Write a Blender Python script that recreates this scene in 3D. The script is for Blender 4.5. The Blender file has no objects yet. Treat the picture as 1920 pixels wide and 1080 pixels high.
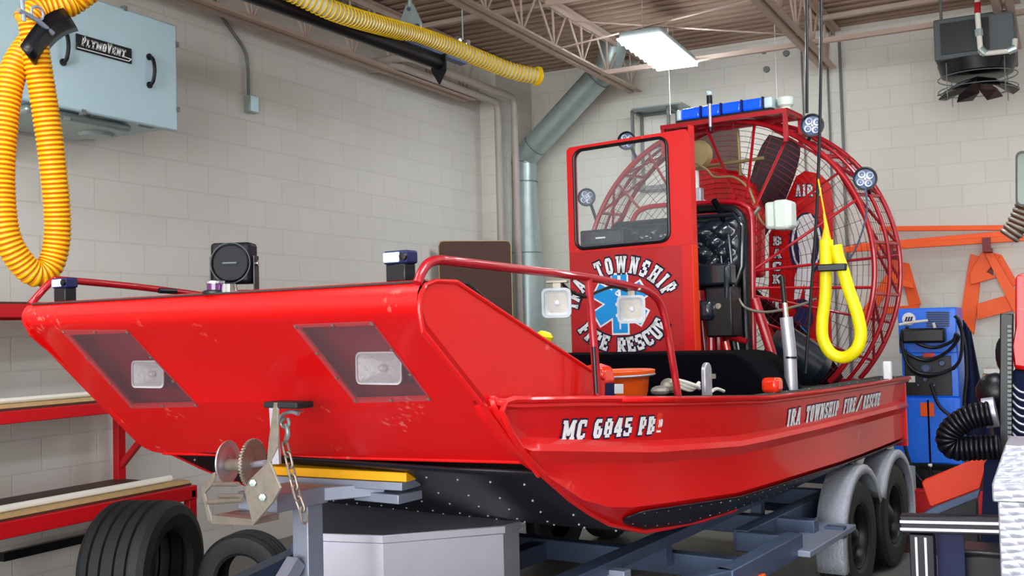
import bpy, math, random
from mathutils import Vector, Matrix, geometry
random.seed(4)
PI=math.pi
sc=bpy.context.scene
col=sc.collection
V=Vector
# ------------------------------------------------------------------ camera
F=1957.0
CAMP=V((0,0,1.6))
CM=(Matrix.Rotation(math.radians(27.9),3,'Z')@Matrix.Rotation(PI/2+math.atan(76/F),3,'X')@Matrix.Rotation(-.025,3,'Z'))
cd=bpy.data.cameras.new('camera'); cam=bpy.data.objects.new('camera',cd); col.objects.link(cam)
cam.matrix_world=Matrix.Translation(CAMP)@CM.to_4x4()
cd.sensor_width=36; cd.lens=F/1920*36; cd.clip_start=.05
sc.camera=cam
def plane(x,y,n,d):
    r=CM@V(((x-960)/F,(540-y)/F,-1)); n=V(n)
    return CAMP+r*((d-n.dot(CAMP))/n.dot(r))
def oX(x,y,v): return plane(x,y,(1,0,0),v)
def oY(x,y,v): return plane(x,y,(0,1,0),v)
def oZ(x,y,v): return plane(x,y,(0,0,1),v)
TH=math.radians(6)
A=V((math.sin(TH),math.cos(TH),0)); U=V((math.cos(TH),-math.sin(TH),0)); Z=V((0,0,1))
O=V((-2.617,2.586,0))
def B(s,t,z): return O+U*s+A*t+Z*z          # boat frame: s to port, t aft, z up
def inv(p): d=V(p)-O; return d.dot(U),d.dot(A),p[2]
def oS(x,y,s): return plane(x,y,U,U.dot(O)+s)
def oT(x,y,t): return plane(x,y,A,A.dot(O)+t)
# ------------------------------------------------------------------ materials
def lin(c): return tuple(((v/255)/12.92 if v/255<=.04045 else ((v/255+.055)/1.055)**2.4) for v in c)+(1,)
def mat(name,rgb,rough=.5,metal=0,coat=0,var=.12,scale=6,bump=0,bscale=40,trans=0,alpha=1,emit=0,spec=.5,ior=1.45):
    m=bpy.data.materials.new(name); m.use_nodes=True; nt=m.node_tree; N=nt.nodes; L=nt.links
    b=N['Principled BSDF']
    c=lin(rgb)
    tc=N.new('ShaderNodeTexCoord'); no=N.new('ShaderNodeTexNoise'); no.inputs['Scale'].default_value=scale; no.inputs['Detail'].default_value=5
    L.new(tc.outputs['Object'],no.inputs['Vector'])
    mx=N.new('ShaderNodeMix'); mx.data_type='RGBA'
    mx.inputs[6].default_value=tuple(v*(1-var) for v in c[:3])+(1,); mx.inputs[7].default_value=tuple(min(1,v*(1+var)) for v in c[:3])+(1,)
    L.new(no.outputs['Fac'],mx.inputs[0]); L.new(mx.outputs[2],b.inputs['Base Color'])
    b.inputs['Roughness'].default_value=rough; b.inputs['Metallic'].default_value=metal; b.inputs['IOR'].default_value=ior
    b.inputs['Coat Weight'].default_value=coat; b.inputs['Coat Roughness'].default_value=.08
    b.inputs['Specular IOR Level'].default_value=spec
    b.inputs['Transmission Weight'].default_value=trans; b.inputs['Alpha'].default_value=alpha
    if emit:
        b.inputs['Emission Color'].default_value=c; b.inputs['Emission Strength'].default_value=emit
    if bump:
        n2=N.new('ShaderNodeTexNoise'); n2.inputs['Scale'].default_value=bscale; n2.inputs['Detail'].default_value=4
        L.new(tc.outputs['Object'],n2.inputs['Vector'])
        bp=N.new('ShaderNodeBump'); bp.inputs['Strength'].default_value=bump; bp.inputs['Distance'].default_value=.01
        L.new(n2.outputs['Fac'],bp.inputs['Height']); L.new(bp.outputs['Normal'],b.inputs['Normal'])
    return m
def block_mat(name,rgb,axis,off=0):
    m=mat(name,rgb,.75,var=.04,scale=1.5,spec=.3); nt=m.node_tree; N=nt.nodes; L=nt.links; b=N['Principled BSDF']
    g=N.new('ShaderNodeNewGeometry'); sp=N.new('ShaderNodeSeparateXYZ'); cb=N.new('ShaderNodeCombineXYZ')
    L.new(g.outputs['Position'],sp.inputs[0]); L.new(sp.outputs[axis],cb.inputs[0]); L.new(sp.outputs[2],cb.inputs[1])
    br=N.new('ShaderNodeTexBrick'); L.new(cb.outputs[0],br.inputs['Vector'])
    br.inputs['Scale'].default_value=1; br.inputs['Brick Width'].default_value=.406; br.inputs['Row Height'].default_value=.203
    br.inputs['Mortar Size'].default_value=.005; br.inputs['Mortar Smooth'].default_value=.4; br.offset=.5
    br.inputs['Color1'].default_value=(1,1,1,1); br.inputs['Color2'].default_value=(.965,.965,.965,1); br.inputs['Mortar'].default_value=(.9,.9,.88,1)
    mx=N.new('ShaderNodeMix'); mx.data_type='RGBA'; mx.blend_type='MULTIPLY'; mx.inputs[0].default_value=1
    src=b.inputs['Base Color'].links[0].from_socket
    L.new(src,mx.inputs[6]); L.new(br.outputs['Color'],mx.inputs[7]); L.new(mx.outputs[2],b.inputs['Base Color'])
    no=N.new('ShaderNodeTexNoise'); no.inputs['Scale'].default_value=35; L.new(g.outputs['Position'],no.inputs['Vector'])
    ma=N.new('ShaderNodeMath'); ma.operation='MULTIPLY_ADD'; ma.inputs[1].default_value=-1.0; L.new(br.outputs['Fac'],ma.inputs[0])
    m2=N.new('ShaderNodeMath'); m2.operation='MULTIPLY'; m2.inputs[1].default_value=.22; L.new(no.outputs['Fac'],m2.inputs[0]); L.new(m2.outputs[0],ma.inputs[2])
    bp=N.new('ShaderNodeBump'); bp.inputs['Strength'].default_value=.45; bp.inputs['Distance'].default_value=.006
    L.new(ma.outputs[0],bp.inputs['Height']); L.new(bp.outputs['Normal'],b.inputs['Normal'])
    return m
def clear_mat(name,rgb,mixf,rough=.05):
    m=bpy.data.materials.new(name); m.use_nodes=True; nt=m.node_tree; N=nt.nodes; L=nt.links
    b=N['Principled BSDF']; b.inputs['Roughness'].default_value=rough
    no=N.new('ShaderNodeTexNoise'); no.inputs['Scale'].default_value=9; cr=N.new('ShaderNodeValToRGB')
    c=lin(rgb); cr.color_ramp.elements[0].color=tuple(v*.85 for v in c[:3])+(1,); cr.color_ramp.elements[1].color=c
    L.new(no.outputs['Fac'],cr.inputs[0]); L.new(cr.outputs[0],b.inputs['Base Color'])
    tr=N.new('ShaderNodeBsdfTransparent'); ms=N.new('ShaderNodeMixShader'); ms.inputs[0].default_value=mixf
    L.new(tr.outputs[0],ms.inputs[1]); L.new(b.outputs[0],ms.inputs[2]); L.new(ms.outputs[0],N['Material Output'].inputs['Surface'])
    return m
M={}
M['red']=mat('red_paint',(218,2,4),.38,coat=.3,var=.05,bump=.05,bscale=5)
M['cagered']=mat('cage_red_paint',(168,6,24),.34,coat=.35,var=.12,scale=9)
M['crimson']=mat('crimson_panel',(186,12,22),.4,coat=.3,var=.04)
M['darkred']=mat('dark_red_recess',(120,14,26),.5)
M['rackred']=mat('rack_red',(196,10,22),.45,var=.1)
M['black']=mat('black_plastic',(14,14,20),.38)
M['poly']=mat('black_polymer',(15,13,24),.42,var=.3,scale=3)
M['rubber']=mat('tyre_rubber',(32,35,36),.62,var=.2,bump=.15,bscale=60)
M['matte']=mat('black_carpet',(6,6,12),.95,spec=.1)
M['deck']=mat('grey_nonskid',(62,62,60),.9,bump=.6,bscale=150)
M['yellow']=mat('yellow_hose',(250,190,4),.4,coat=.2,var=.06)
M['yellow2']=mat('bright_yellow',(250,232,10),.4,var=.05)
M['groove']=mat('hose_groove_orange',(214,120,4),.55)
M['coil']=mat('coil_yellow',(246,200,20),.35,coat=.3)
M['film']=clear_mat('hose_film',(255,249,210),.7,.35)
M['orange']=mat('safety_orange',(255,92,2),.5,var=.08)
M['orangered']=mat('orange_red_plate',(238,58,8),.5,var=.08)
M['blue']=mat('welder_blue',(8,116,250),.4,coat=.2,var=.06)
M['starblue']=mat('star_blue',(10,150,226),.45,var=.02)
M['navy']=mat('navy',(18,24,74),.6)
M['navycloth']=mat('navy_cloth',(10,22,56),.95)
M['white']=mat('white_vinyl',(245,245,245),.5,var=.02)
M['cream']=mat('off_white_plastic',(214,226,214),.45,var=.04)
M['galv']=mat('galvanised_steel',(168,184,182),.34,metal=.5,var=.18,scale=14,bump=.05,bscale=20)
M['galvblue']=mat('painted_cabinet',(186,214,222),.42,metal=.1,var=.05,scale=20)
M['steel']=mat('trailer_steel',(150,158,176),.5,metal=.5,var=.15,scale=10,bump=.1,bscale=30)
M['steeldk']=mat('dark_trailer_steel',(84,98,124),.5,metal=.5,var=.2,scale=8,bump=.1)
M['alu']=mat('aluminium',(196,194,206),.42,metal=.7,var=.06,scale=12)
M['chrome']=mat('chrome',(225,228,235),.12,metal=1,var=.03)
M['rusty']=mat('weathered_zinc',(150,142,130),.5,metal=.6,var=.3,scale=25,bump=.2,bscale=50)
M['joist']=mat('joist_paint',(188,166,150),.6,var=.1)
M['decksteel']=mat('roof_deck',(160,134,116),.7,var=.12,scale=2)
M['pipepaint']=mat('painted_pipe',(172,162,152),.5)
M['floor']=mat('concrete_floor',(112,108,104),.45,var=.2,scale=1.2,bump=.1)
M['plywood']=mat('plywood_edge',(190,160,110),.7,var=.2,scale=30)
M['brown']=mat('brown_laminate',(74,46,34),.55,var=.25,scale=3)
M['pvc']=mat('white_pipe',(226,222,210),.4,var=.03)
M['amber']=mat('amber_plank',(246,176,12),.5,var=.08,scale=20)
M['lampref']=mat('lamp_bowl',(206,208,210),.4,metal=.15,var=.2,scale=50,bump=.6,bscale=60)
M['bezel']=mat('lamp_bezel',(176,180,184),.6)
M['gloss']=mat('gloss_black',(8,9,16),.5,spec=.25)
M['cup']=mat('led_cup',(232,236,244),.22,metal=.2,var=.05)
M['fender']=mat('fender_tread',(186,190,200),.45,metal=.35,var=.15,scale=60,bump=.5,bscale=70)
M['lamp']=mat('fluorescent_lens',(240,248,255),.4,emit=15,var=0)
M['led']=mat('lamp_reflector',(190,196,206),.3,metal=.7,var=.35,scale=60,bump=.8,bscale=60)
M['glasslens']=clear_mat('lamp_glass',(238,242,250),.08,.5)
M['pane']=clear_mat('window_pane',(225,232,236),.07,.02)
M['milky']=clear_mat('scratched_plastic',(176,130,138),.17,.2)
M['bluelens']=mat('blue_beacon_lens',(6,74,250),.12,coat=.8,var=.35,scale=25,emit=.35)
M['clearlens']=mat('clear_beacon_lens',(198,222,226),.15,coat=.5)
M['purple']=mat('purple_lens',(86,16,90),.15,coat=.6)
M['leather']=mat('black_vinyl_seat',(26,34,44),.24,coat=.5,var=.1)
M['prop']=mat('dark_propeller',(44,14,26),.5,spec=.3,var=.2)
M['navyline']=mat('letter_outline',(22,20,60),.5)
M['brass']=mat('brass_mesh',(150,130,90),.5,metal=.4)
M['cowl']=mat('engine_red',(196,8,12),.35,coat=.3)
M['redglow']=mat('red_lens',(240,50,20),.2,coat=.5)
M['wallL']=block_mat('block_wall_left',(214,210,201),1)
M['wallB']=block_mat('block_wall_back',(216,214,202),0)
M['wire']=mat('wire_red',(112,30,40),.5,metal=.3)
M['dkgrey']=mat('dark_grey_paint',(78,84,86),.5)
M['grey']=mat('grey_metal',(116,122,120),.5,metal=.3,var=.15)
M['mirror']=mat('mirror_glass',(52,66,44),.3,metal=0,var=.9,scale=9,coat=.5)  # mottled olive colour stands in for the reflection in the mirror
# scuffs through the red paint
nt=M['red'].node_tree; N=nt.nodes; L=nt.links; b=N['Principled BSDF']; tc=N.new('ShaderNodeTexCoord')
fac=None
for sc__,lo_,hi_ in ((3.5,.60,.68),(45,.56,.62)):
    n_=N.new('ShaderNodeTexNoise'); n_.inputs['Scale'].default_value=sc__; n_.inputs['Detail'].default_value=6; L.new(tc.outputs['Object'],n_.inputs['Vector'])
    r_=N.new('ShaderNodeMapRange'); r_.inputs[1].default_value=lo_; r_.inputs[2].default_value=hi_; L.new(n_.outputs['Fac'],r_.inputs[0])
    if fac is None: fac=r_.outputs[0]
    else:
        q_=N.new('ShaderNodeMath'); q_.operation='MULTIPLY'; L.new(fac,q_.inputs[0]); L.new(r_.outputs[0],q_.inputs[1]); fac=q_.outputs[0]
mx=N.new('ShaderNodeMix'); mx.data_type='RGBA'; L.new(fac,mx.inputs[0]); L.new(b.inputs['Base Color'].links[0].from_socket,mx.inputs[6]); mx.inputs[7].default_value=lin((225,110,95)); L.new(mx.outputs[2],b.inputs['Base Color'])
# diamond plate
m=mat('diamond_plate',(176,178,190),.4,metal=.5,var=.04); nt=m.node_tree; N=nt.nodes; L=nt.links
tc=N.new('ShaderNodeTexCoord'); hs=[]
for rot in (.8,-.8):
    mp=N.new('ShaderNodeMapping'); mp.inputs['Rotation'].default_value=(.3,.2,rot); mp.inputs['Scale'].default_value=(1,1,1)
    w=N.new('ShaderNodeTexVoronoi'); w.inputs['Scale'].default_value=26; w.inputs['Randomness'].default_value=.15
    mp.inputs['Scale'].default_value=(1,2.6,1.6)
    L.new(tc.outputs['Object'],mp.inputs['Vector']); L.new(mp.outputs[0],w.inputs['Vector']); hs.append(w)
mn=N.new('ShaderNodeMath'); mn.operation='MINIMUM'; L.new(hs[0].outputs['Distance'],mn.inputs[0]); L.new(hs[1].outputs['Distance'],mn.inputs[1])
bp=N.new('ShaderNodeBump'); bp.invert=True; bp.inputs['Strength'].default_value=.9; bp.inputs['Distance'].default_value=.006
L.new(mn.outputs[0],bp.inputs['Height']); L.new(bp.outputs['Normal'],N['Principled BSDF'].inputs['Normal'])
M['diamond']=m
# ------------------------------------------------------------------ mesh builder
class MB:
    def __init__(s): s.v=[]; s.f=[]; s.mi=[]; s.m=0
    def add(s,vs,fs):
        n=len(s.v); s.v+=[V(p) for p in vs]; s.f+=[tuple(i+n for i in f) for f in fs]; s.mi+=[s.m]*len(fs); return s
    def frame(s,c,ax,ay,az,d):   # box by centre, unit axes, full dims
        c=V(c); a=[ax*d[0]/2,ay*d[1]/2,az*d[2]/2]; vs=[]
        for k in (-1,1):
            for j in (-1,1):
                for i in (-1,1): vs.append(c+a[0]*i+a[1]*j+a[2]*k)
        return s.add(vs,[(0,2,3,1),(4,5,7,6),(0,1,5,4),(2,6,7,3),(0,4,6,2),(1,3,7,5)])
    def box(s,c,d,rz=0):
        R=Matrix.Rotation(rz,3,'Z'); return s.frame(c,R@V((1,0,0)),R@V((0,1,0)),V((0,0,1)),d)
    def lohi(s,a,b): a=V(a);b=V(b); return s.box((a+b)/2,tuple(abs(x) for x in (b-a)))
    def bbox(s,a,b):  # box in the boat frame, (s,t,z) corners
        c=[(x+y)/2 for x,y in zip(a,b)]; return s.frame(B(*c),U,A,Z,[abs(y-x) for x,y in zip(a,b)])
    def beam(s,p,q,w,h,up=None):
        p=V(p);q=V(q);d=(q-p); l=d.length; d.normalize(); up=V(up) if up else (Z if abs(d.z)<.95 else V((1,0,0)))
        x=d.cross(up).normalized(); y=x.cross(d).normalized()
        return s.frame((p+q)/2,x,d,y,(w,l,h))
    def tube(s,pts,r,n=10,closed=False,caps=True):
        pts=[V(p) for p in pts]; k=len(pts); rr=r if isinstance(r,(list,tuple)) else [r]*k
        vs=[]; prev=None
        for i,p in enumerate(pts):
            if closed: t=(pts[(i+1)%k]-pts[i-1])
            else: t=pts[min(i+1,k-1)]-pts[max(i-1,0)]
            if t.length<1e-9: t=V((0,0,1))
            t.normalize()
            if prev is None:
                a=t.cross(Z if abs(t.z)<.9 else V((1,0,0))).normalized()
            else:
                a=prev-t*prev.dot(t)
                a=a.normalized() if a.length>1e-6 else t.cross(V((1,0,0))).normalized()
            prev=a; b=t.cross(a)
            for j in range(n):
                w=2*PI*j/n; vs.append(p+(a*math.cos(w)+b*math.sin(w))*rr[i])
        fs=[]; K=k if closed else k-1
        for i in range(K):
            for j in range(n):
                a0=i*n+j;a1=i*n+(j+1)%n; b0=((i+1)%k)*n+j; b1=((i+1)%k)*n+(j+1)%n
                fs.append((a0,a1,b1,b0))
        if caps and not closed: fs.append(tuple(range(n))[::-1]); fs.append(tuple((k-1)*n+j for j in range(n)))
        return s.add(vs,fs)
    def lathe(s,c,axis,prof,n=32,ref=None):   # prof: list of (radius, height along axis)
        c=V(c); ax=V(axis).normalized(); a=ax.cross(V(ref) if ref else (Z if abs(ax.z)<.9 else V((1,0,0)))).normalized(); b=ax.cross(a)
        vs=[];fs=[];k=len(prof)
        for r,h in prof:
            for j in range(n):
                w=2*PI*j/n; vs.append(c+ax*h+(a*math.cos(w)+b*math.sin(w))*max(r,1e-5))
        for i in range(k-1):
            for j in range(n):
                fs.append((i*n+j,i*n+(j+1)%n,(i+1)*n+(j+1)%n,(i+1)*n+j))
        return s.add(vs,fs)
    def cyl(s,p,q,r,n=20,r2=None):
        p=V(p);q=V(q); l=(q-p).length; r2=r if r2 is None else r2
        return s.lathe(p,q-p,[(0,0),(r,0),(r2,l),(0,l)],n)
    def prism(s,poly,off,holes=()):    # polygon in 3D extruded by the vector off
        loops=[[V(p) for p in poly]]+[[V(p) for p in h] for h in holes]
        flat=[p for l in loops for p in l]; n=len(flat); off=V(off)
        if holes or len(poly)>4: tri=[tuple(t) for t in geometry.tessellate_polygon(loops)]
        else: tri=[tuple(range(n))]
        fs=list(tri)+[tuple(i+n for i in t)[::-1] for t in tri]; i0=0
        for l in loops:
            k=len(l)
            for i in range(k): a=i0+i;b=i0+(i+1)%k; fs.append((a,b,b+n,a+n))
            i0+=k
        return s.add(flat+[p+off for p in flat],fs)
    def grid(s,rows):
        k=len(rows[0]); vs=[p for r in rows for p in r]
        return s.add(vs,[(i*k+j,i*k+j+1,(i+1)*k+j+1,(i+1)*k+j) for i in range(len(rows)-1) for j in range(k-1)])
    def ball(s,c,r,n=12,sc=(1,1,1)):
        c=V(c); vs=[];fs=[];m=n//2
        for i in range(m+1):
            for j in range(n):
                a=PI*i/m;b=2*PI*j/n; vs.append(c+V((math.sin(a)*math.cos(b)*sc[0],math.sin(a)*math.sin(b)*sc[1],math.cos(a)*sc[2]))*r)
        for i in range(m):
            for j in range(n): fs.append((i*n+j,i*n+(j+1)%n,(i+1)*n+(j+1)%n,(i+1)*n+j))
        return s.add(vs,fs)
    def build(s,name,mats,parent=None,bevel=0,smooth=30,solid=0):
        root=parent
        while root is not None and root.parent: root=root.parent
        o0=root.location if root is not None else V((0,0,0))
        me=bpy.data.meshes.new(name)
        if root is None:
            lo=V([min(p[i] for p in s.v) for i in range(3)]); hi=V([max(p[i] for p in s.v) for i in range(3)])
            o0=V(((lo.x+hi.x)/2,(lo.y+hi.y)/2,lo.z))
        me.from_pydata([p-o0 for p in s.v],[],s.f)
        if not isinstance(mats,(list,tuple)): mats=[mats]
        for q in mats: me.materials.append(M[q])
        me.polygons.foreach_set('material_index',s.mi)
        me.validate(); me.update()
        import bmesh
        bm=bmesh.new(); bm.from_mesh(me); bmesh.ops.remove_doubles(bm,verts=bm.verts,dist=1e-5) if len(s.v)<60000 else None
        bmesh.ops.recalc_face_normals(bm,faces=bm.faces); bm.to_mesh(me); bm.free()
        if smooth:
            me.polygons.foreach_set('use_smooth',[True]*len(me.polygons)); me.set_sharp_from_angle(angle=math.radians(smooth))
        o=bpy.data.objects.new(name,me); col.objects.link(o)
        if root is None: o.location=o0
        o.parent=parent
        if bevel:
            b=o.modifiers.new('bevel','BEVEL'); b.width=bevel; b.segments=2; b.limit_method='ANGLE'; b.angle_limit=math.radians(40)
        if solid:
            b=o.modifiers.new('solid','SOLIDIFY'); b.thickness=solid; b.offset=0
        return o
def thing(name,loc,label,cat,group=None):
    o=bpy.data.objects.new(name,None); col.objects.link(o); o.location=V(loc); o.empty_display_size=.1
    o['label']=label; o['category']=cat
    if group: o['group']=group
    return o
def tag(o,label,cat,group=None):
    o['label']=label; o['category']=cat
    if group: o['group']=group
    return o
def struct(o,label=None): o['kind']='structure'; return o
def lerp(a,b,f): return a+(b-a)*f
def interp(tab,x):
    if x<=tab[0][0]: return tab[0][1]
    for (a,b),(c,d) in zip(tab,tab[1:]):
        if x<=c: return b+(d-b)*(x-a)/(c-a)
    return tab[-1][1]
def smooth_path(pts,n=8,closed=False):   # Catmull-Rom
    pts=[V(p) for p in pts]; k=len(pts); out=[]
    rng=range(k) if closed else range(k-1)
    for i in rng:
        if closed: p0,p1,p2,p3=pts[i-1],pts[i],pts[(i+1)%k],pts[(i+2)%k]
        else: p0,p1,p2,p3=pts[max(i-1,0)],pts[i],pts[i+1],pts[min(i+2,k-1)]
        for j in range(n):
            t=j/n; out.append(.5*((2*p1)+(p2-p0)*t+(2*p0-5*p1+4*p2-p3)*t*t+(3*p1-p0-3*p2+p3)*t**3))
    if not closed: out.append(pts[-1])
    return out
def split_parts(o):
    # every loose piece becomes a part of its own, with the same name
    import bmesh
    me=o.data; n=len(me.vertices); par=list(range(n))
    def fd(i):
        while par[i]!=i: par[i]=par[par[i]]; i=par[i]
        return i
    for e in me.edges:
        a,b=fd(e.vertices[0]),fd(e.vertices[1])
        if a!=b: par[a]=b
    isl={}
    for i in range(n): isl.setdefault(fd(i),[]).append(i)
    isl=list(isl.values())
    if len(isl)<2: return
    for k,vs in enumerate(isl):
        ix={v:j for j,v in enumerate(vs)}
        fs=[f for f in me.polygons if f.vertices[0] in ix]
        m2=bpy.data.meshes.new(me.name); m2.from_pydata([me.vertices[v].co.copy() for v in vs],[],[[ix[v] for v in f.vertices] for f in fs])
        for q in me.materials: m2.materials.append(q)
        m2.polygons.foreach_set('use_smooth',[f.use_smooth for f in fs]); m2.update(); m2.set_sharp_from_angle(angle=math.radians(30))
        if k==0: new0=m2
        else:
            c=o.copy(); c.data=m2; col.objects.link(c); c.parent=o.parent
    o.data=new0
# ------------------------------------------------------------------ block letters with slab serifs
T=.29; SE=.16
def Hb(x0,x1,y,t=.2): return (x0,y,x1,y,t)
def Vb(x,y0=0,y1=1,t=T): return (x,y0,x,y1,t)
def serif(x,y,w=.2): return (x-w,y,x+w,y,SE)
b_=.1; t_=.9; c_=.5
L_={
'I':(.5,[Vb(.25),serif(.25,.075),serif(.25,.925)]),
'R':(.86,[Vb(.22),Hb(.1,.62,t_),Hb(.2,.62,.46),(.66,.86,.66,.5,T),(.45,.46,.72,.06,.24),(.05,.075,.4,.075,SE),(.6,.075,.86,.075,SE)]),
'A':(.86,[(.17,0,.4,1,.22),(.69,0,.46,1,.22),Hb(.25,.6,.3,.16),(.02,.075,.34,.075,SE),(.52,.075,.84,.075,SE),(.3,.925,.56,.925,SE)]),
'T':(.8,[Vb(.4),Hb(.03,.77,.91,.18),(.08,.98,.08,.68,.12),(.72,.98,.72,.68,.12),serif(.4,.075)]),
'O':(.8,[(.18,.18,.18,.82,T),(.62,.18,.62,.82,T),Hb(.22,.58,b_),Hb(.22,.58,t_),(.14,.22,.26,.06,.2),(.54,.06,.66,.22,.2),(.14,.78,.26,.94,.2),(.66,.78,.54,.94,.2)]),
'W':(1.15,[(.16,1,.33,0,.22),(.33,0,.56,.9,.2),(.59,.9,.82,0,.2),(.82,0,.99,1,.22),(0,.925,.34,.925,SE),(.81,.925,1.15,.925,SE),(.45,.925,.7,.925,SE)]),
'N':(.92,[Vb(.2,t=.22),Vb(.72,t=.22),(.22,.95,.7,.05,.24),(.02,.075,.38,.075,SE),(.02,.925,.3,.925,SE),(.54,.925,.9,.925,SE)]),
'S':(.78,[Hb(.16,.6,t_),Hb(.2,.58,.5),Hb(.16,.6,b_),(.18,.84,.18,.56,T),(.6,.44,.6,.16,T),(.67,.98,.67,.66,.13),(.1,.02,.1,.34,.13)]),
'H':(.9,[Vb(.22,t=.24),Vb(.68,t=.24),Hb(.2,.7,.5),serif(.22,.075),serif(.22,.925),serif(.68,.075),serif(.68,.925)]),
'P':(.82,[Vb(.24),Hb(.1,.6,t_),Hb(.2,.6,.44),(.64,.85,.64,.5,.24),(.05,.075,.46,.075,SE)]),
'F':(.78,[Vb(.24),Hb(.05,.72,t_),Hb(.2,.52,.5),(.68,.98,.68,.68,.12),(.52,.62,.52,.38,.1),(.05,.075,.46,.075,SE)]),
'E':(.8,[Vb(.24),Hb(.05,.72,t_),Hb(.2,.54,.5),Hb(.05,.74,b_),(.68,.98,.68,.68,.12),(.7,.02,.7,.32,.12),(.54,.62,.54,.38,.1)]),
'C':(.8,[(.18,.18,.18,.82,T),Hb(.22,.6,b_),Hb(.22,.6,t_),(.14,.22,.26,.06,.2),(.14,.78,.26,.94,.2),(.66,.98,.66,.64,.16),(.64,.08,.64,.3,.16)]),
'U':(.9,[(.22,.16,.22,1,.24),(.68,.16,.68,1,.24),Hb(.22,.68,b_),serif(.22,.925),serif(.68,.925),(.16,.2,.3,.05,.18),(.6,.05,.74,.2,.18)]),
'M':(1.1,[Vb(.22,t=.24),Vb(.88,t=.24),(.24,.95,.55,.25,.22),(.86,.95,.55,.25,.22),serif(.22,.075),serif(.88,.075),(.02,.925,.3,.925,SE),(.8,.925,1.08,.925,SE)]),
'B':(.84,[Vb(.24),Hb(.06,.6,t_),Hb(.2,.6,.5),Hb(.06,.6,b_),(.64,.86,.64,.56,T),(.66,.44,.66,.14,T)]),
'K':(.88,[Vb(.22,t=.24),(.26,.45,.66,.95,.2),(.38,.58,.7,.05,.22),serif(.22,.075),serif(.22,.925),(.54,.925,.84,.925,SE),(.54,.075,.88,.075,SE)]),
'6':(.78,[(.18,.18,.18,.82,T),(.6,.18,.6,.5,T),Hb(.22,.56,b_),Hb(.22,.62,t_),Hb(.2,.56,.54,.18),(.14,.22,.26,.06,.2),(.52,.06,.64,.22,.2),(.14,.78,.26,.94,.2)]),
'8':(.78,[(.18,.16,.18,.84,.25),(.6,.16,.6,.84,.25),Hb(.2,.58,b_),Hb(.2,.58,t_),Hb(.2,.58,.52,.18)]),
'4':(.8,[(.52,0,.52,1,T),(.42,.98,.12,.36,.2),Hb(.05,.76,.32),(.34,.075,.72,.075,SE)]),
'5':(.78,[Hb(.14,.66,t_),Hb(.14,.56,.56),Hb(.16,.58,b_),(.18,1,.18,.5,.22),(.62,.48,.62,.16,T),(.1,.02,.1,.3,.13)]),
'1':(.5,[Vb(.28),serif(.28,.075),(.06,.8,.3,.94,.16)]),
'/':(.6,[(.08,-.05,.5,1.05,.16)]),
'-':(.5,[Hb(.08,.42,.45,.2)]),
'L':(.76,[Vb(.24),Hb(.05,.7,b_),(.66,.02,.66,.34,.12),(.05,.925,.44,.925,SE)]),
'Y':(.86,[(.43,0,.43,.5,.25),(.18,1,.43,.45,.22),(.68,1,.43,.45,.22),(.0,.925,.34,.925,SE),(.52,.925,.86,.925,SE),serif(.43,.075)]),
'V':(.86,[(.17,1,.4,0,.22),(.69,1,.46,0,.22),(.0,.925,.34,.925,SE),(.52,.925,.86,.925,SE)]),
}
def stroke_quad(x0,y0,x1,y1,t,e):
    d=V((x1-x0,y1-y0,0)); d.normalize(); n=V((-d.y,d.x,0))*(t/2+e); a=V((x0,y0,0))-d*e; b=V((x1,y1,0))+d*e
    return [a+n,a-n,b-n,b+n]
def letters(mb,text,f,space=.14,word=.42,outline=.07,height=1.0):
    """f(u,v,d,uc)->point; u,v in letter heights; uc the centre of the letter; returns the width"""
    u=0
    for ch in text:
        if ch==' ': u+=word; continue
        w,st=L_[ch]; uc=u+w/2
        for e,d,mi in (((outline,0.0,1),) if outline else ())+((0,.0022,0),):
            mb.m=mi
            for q in st:
                P=[f(u+p.x,p.y,d,uc) for p in stroke_quad(*q,e)]; Q=[f(u+p.x,p.y,d+.0012,uc) for p in stroke_quad(*q,e)]
                mb.add(P+Q,[(4,5,6,7),(0,1,5,4),(1,2,6,5),(2,3,7,6),(3,0,4,7)])
        u+=w+space
    return u-space
def text_width(text,space=.14,word=.42): return sum(word if c==' ' else L_[c][0]+space for c in text)-space
WORLD=1.0; DOOR=420; EXPO=1.2
# ================================================================== SETTING
WX=-5.5; WY=10.6; CZ=4.5
struct(MB().lohi((WX-.2,-7,0),(WX,WY+.2,CZ+.2)).build('wall_left','wallL',smooth=0))
struct(MB().lohi((WX,WY,0),(7,WY+.2,CZ+.2)).build('wall_back','wallB',smooth=0))
struct(MB().lohi((7,-7,0),(7.2,WY+.2,CZ+.2)).build('wall_right','wallL',smooth=0))
struct(MB().lohi((WX-.2,-7,-.2),(7.2,WY+.2,0)).build('floor','floor',smooth=0))
mb=MB(); ys=[]; y=-7
while y<WY:
    for dy,z in ((0,0),(.06,0),(.075,.045),(.135,.045)): ys.append((y+dy,z))
    y+=.15
mb.grid([[V((WX-.2,yy,CZ+zz)),V((7.2,yy,CZ+zz))] for yy,zz in ys]); 
mb.lohi((WX-.2,-7,CZ+.1),(7.2,WY+.2,CZ+.2))
struct(mb.build('ceiling','decksteel',smooth=0))
# corner pilaster of the same block
struct(MB().lohi((WX,9.75,0),(-5.3,WY,CZ)).build('trim_1','wallL',smooth=0))
# open bay front: header and jambs behind the camera
mb=MB(); mb.lohi((WX,-7,3.9),(7,-6.8,CZ+.1)); mb.lohi((WX,-7,0),(-4.6,-6.8,3.9)); mb.lohi((6.2,-7,0),(7,-6.8,3.9))
struct(mb.build('wall_front','wallB',smooth=0))
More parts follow.
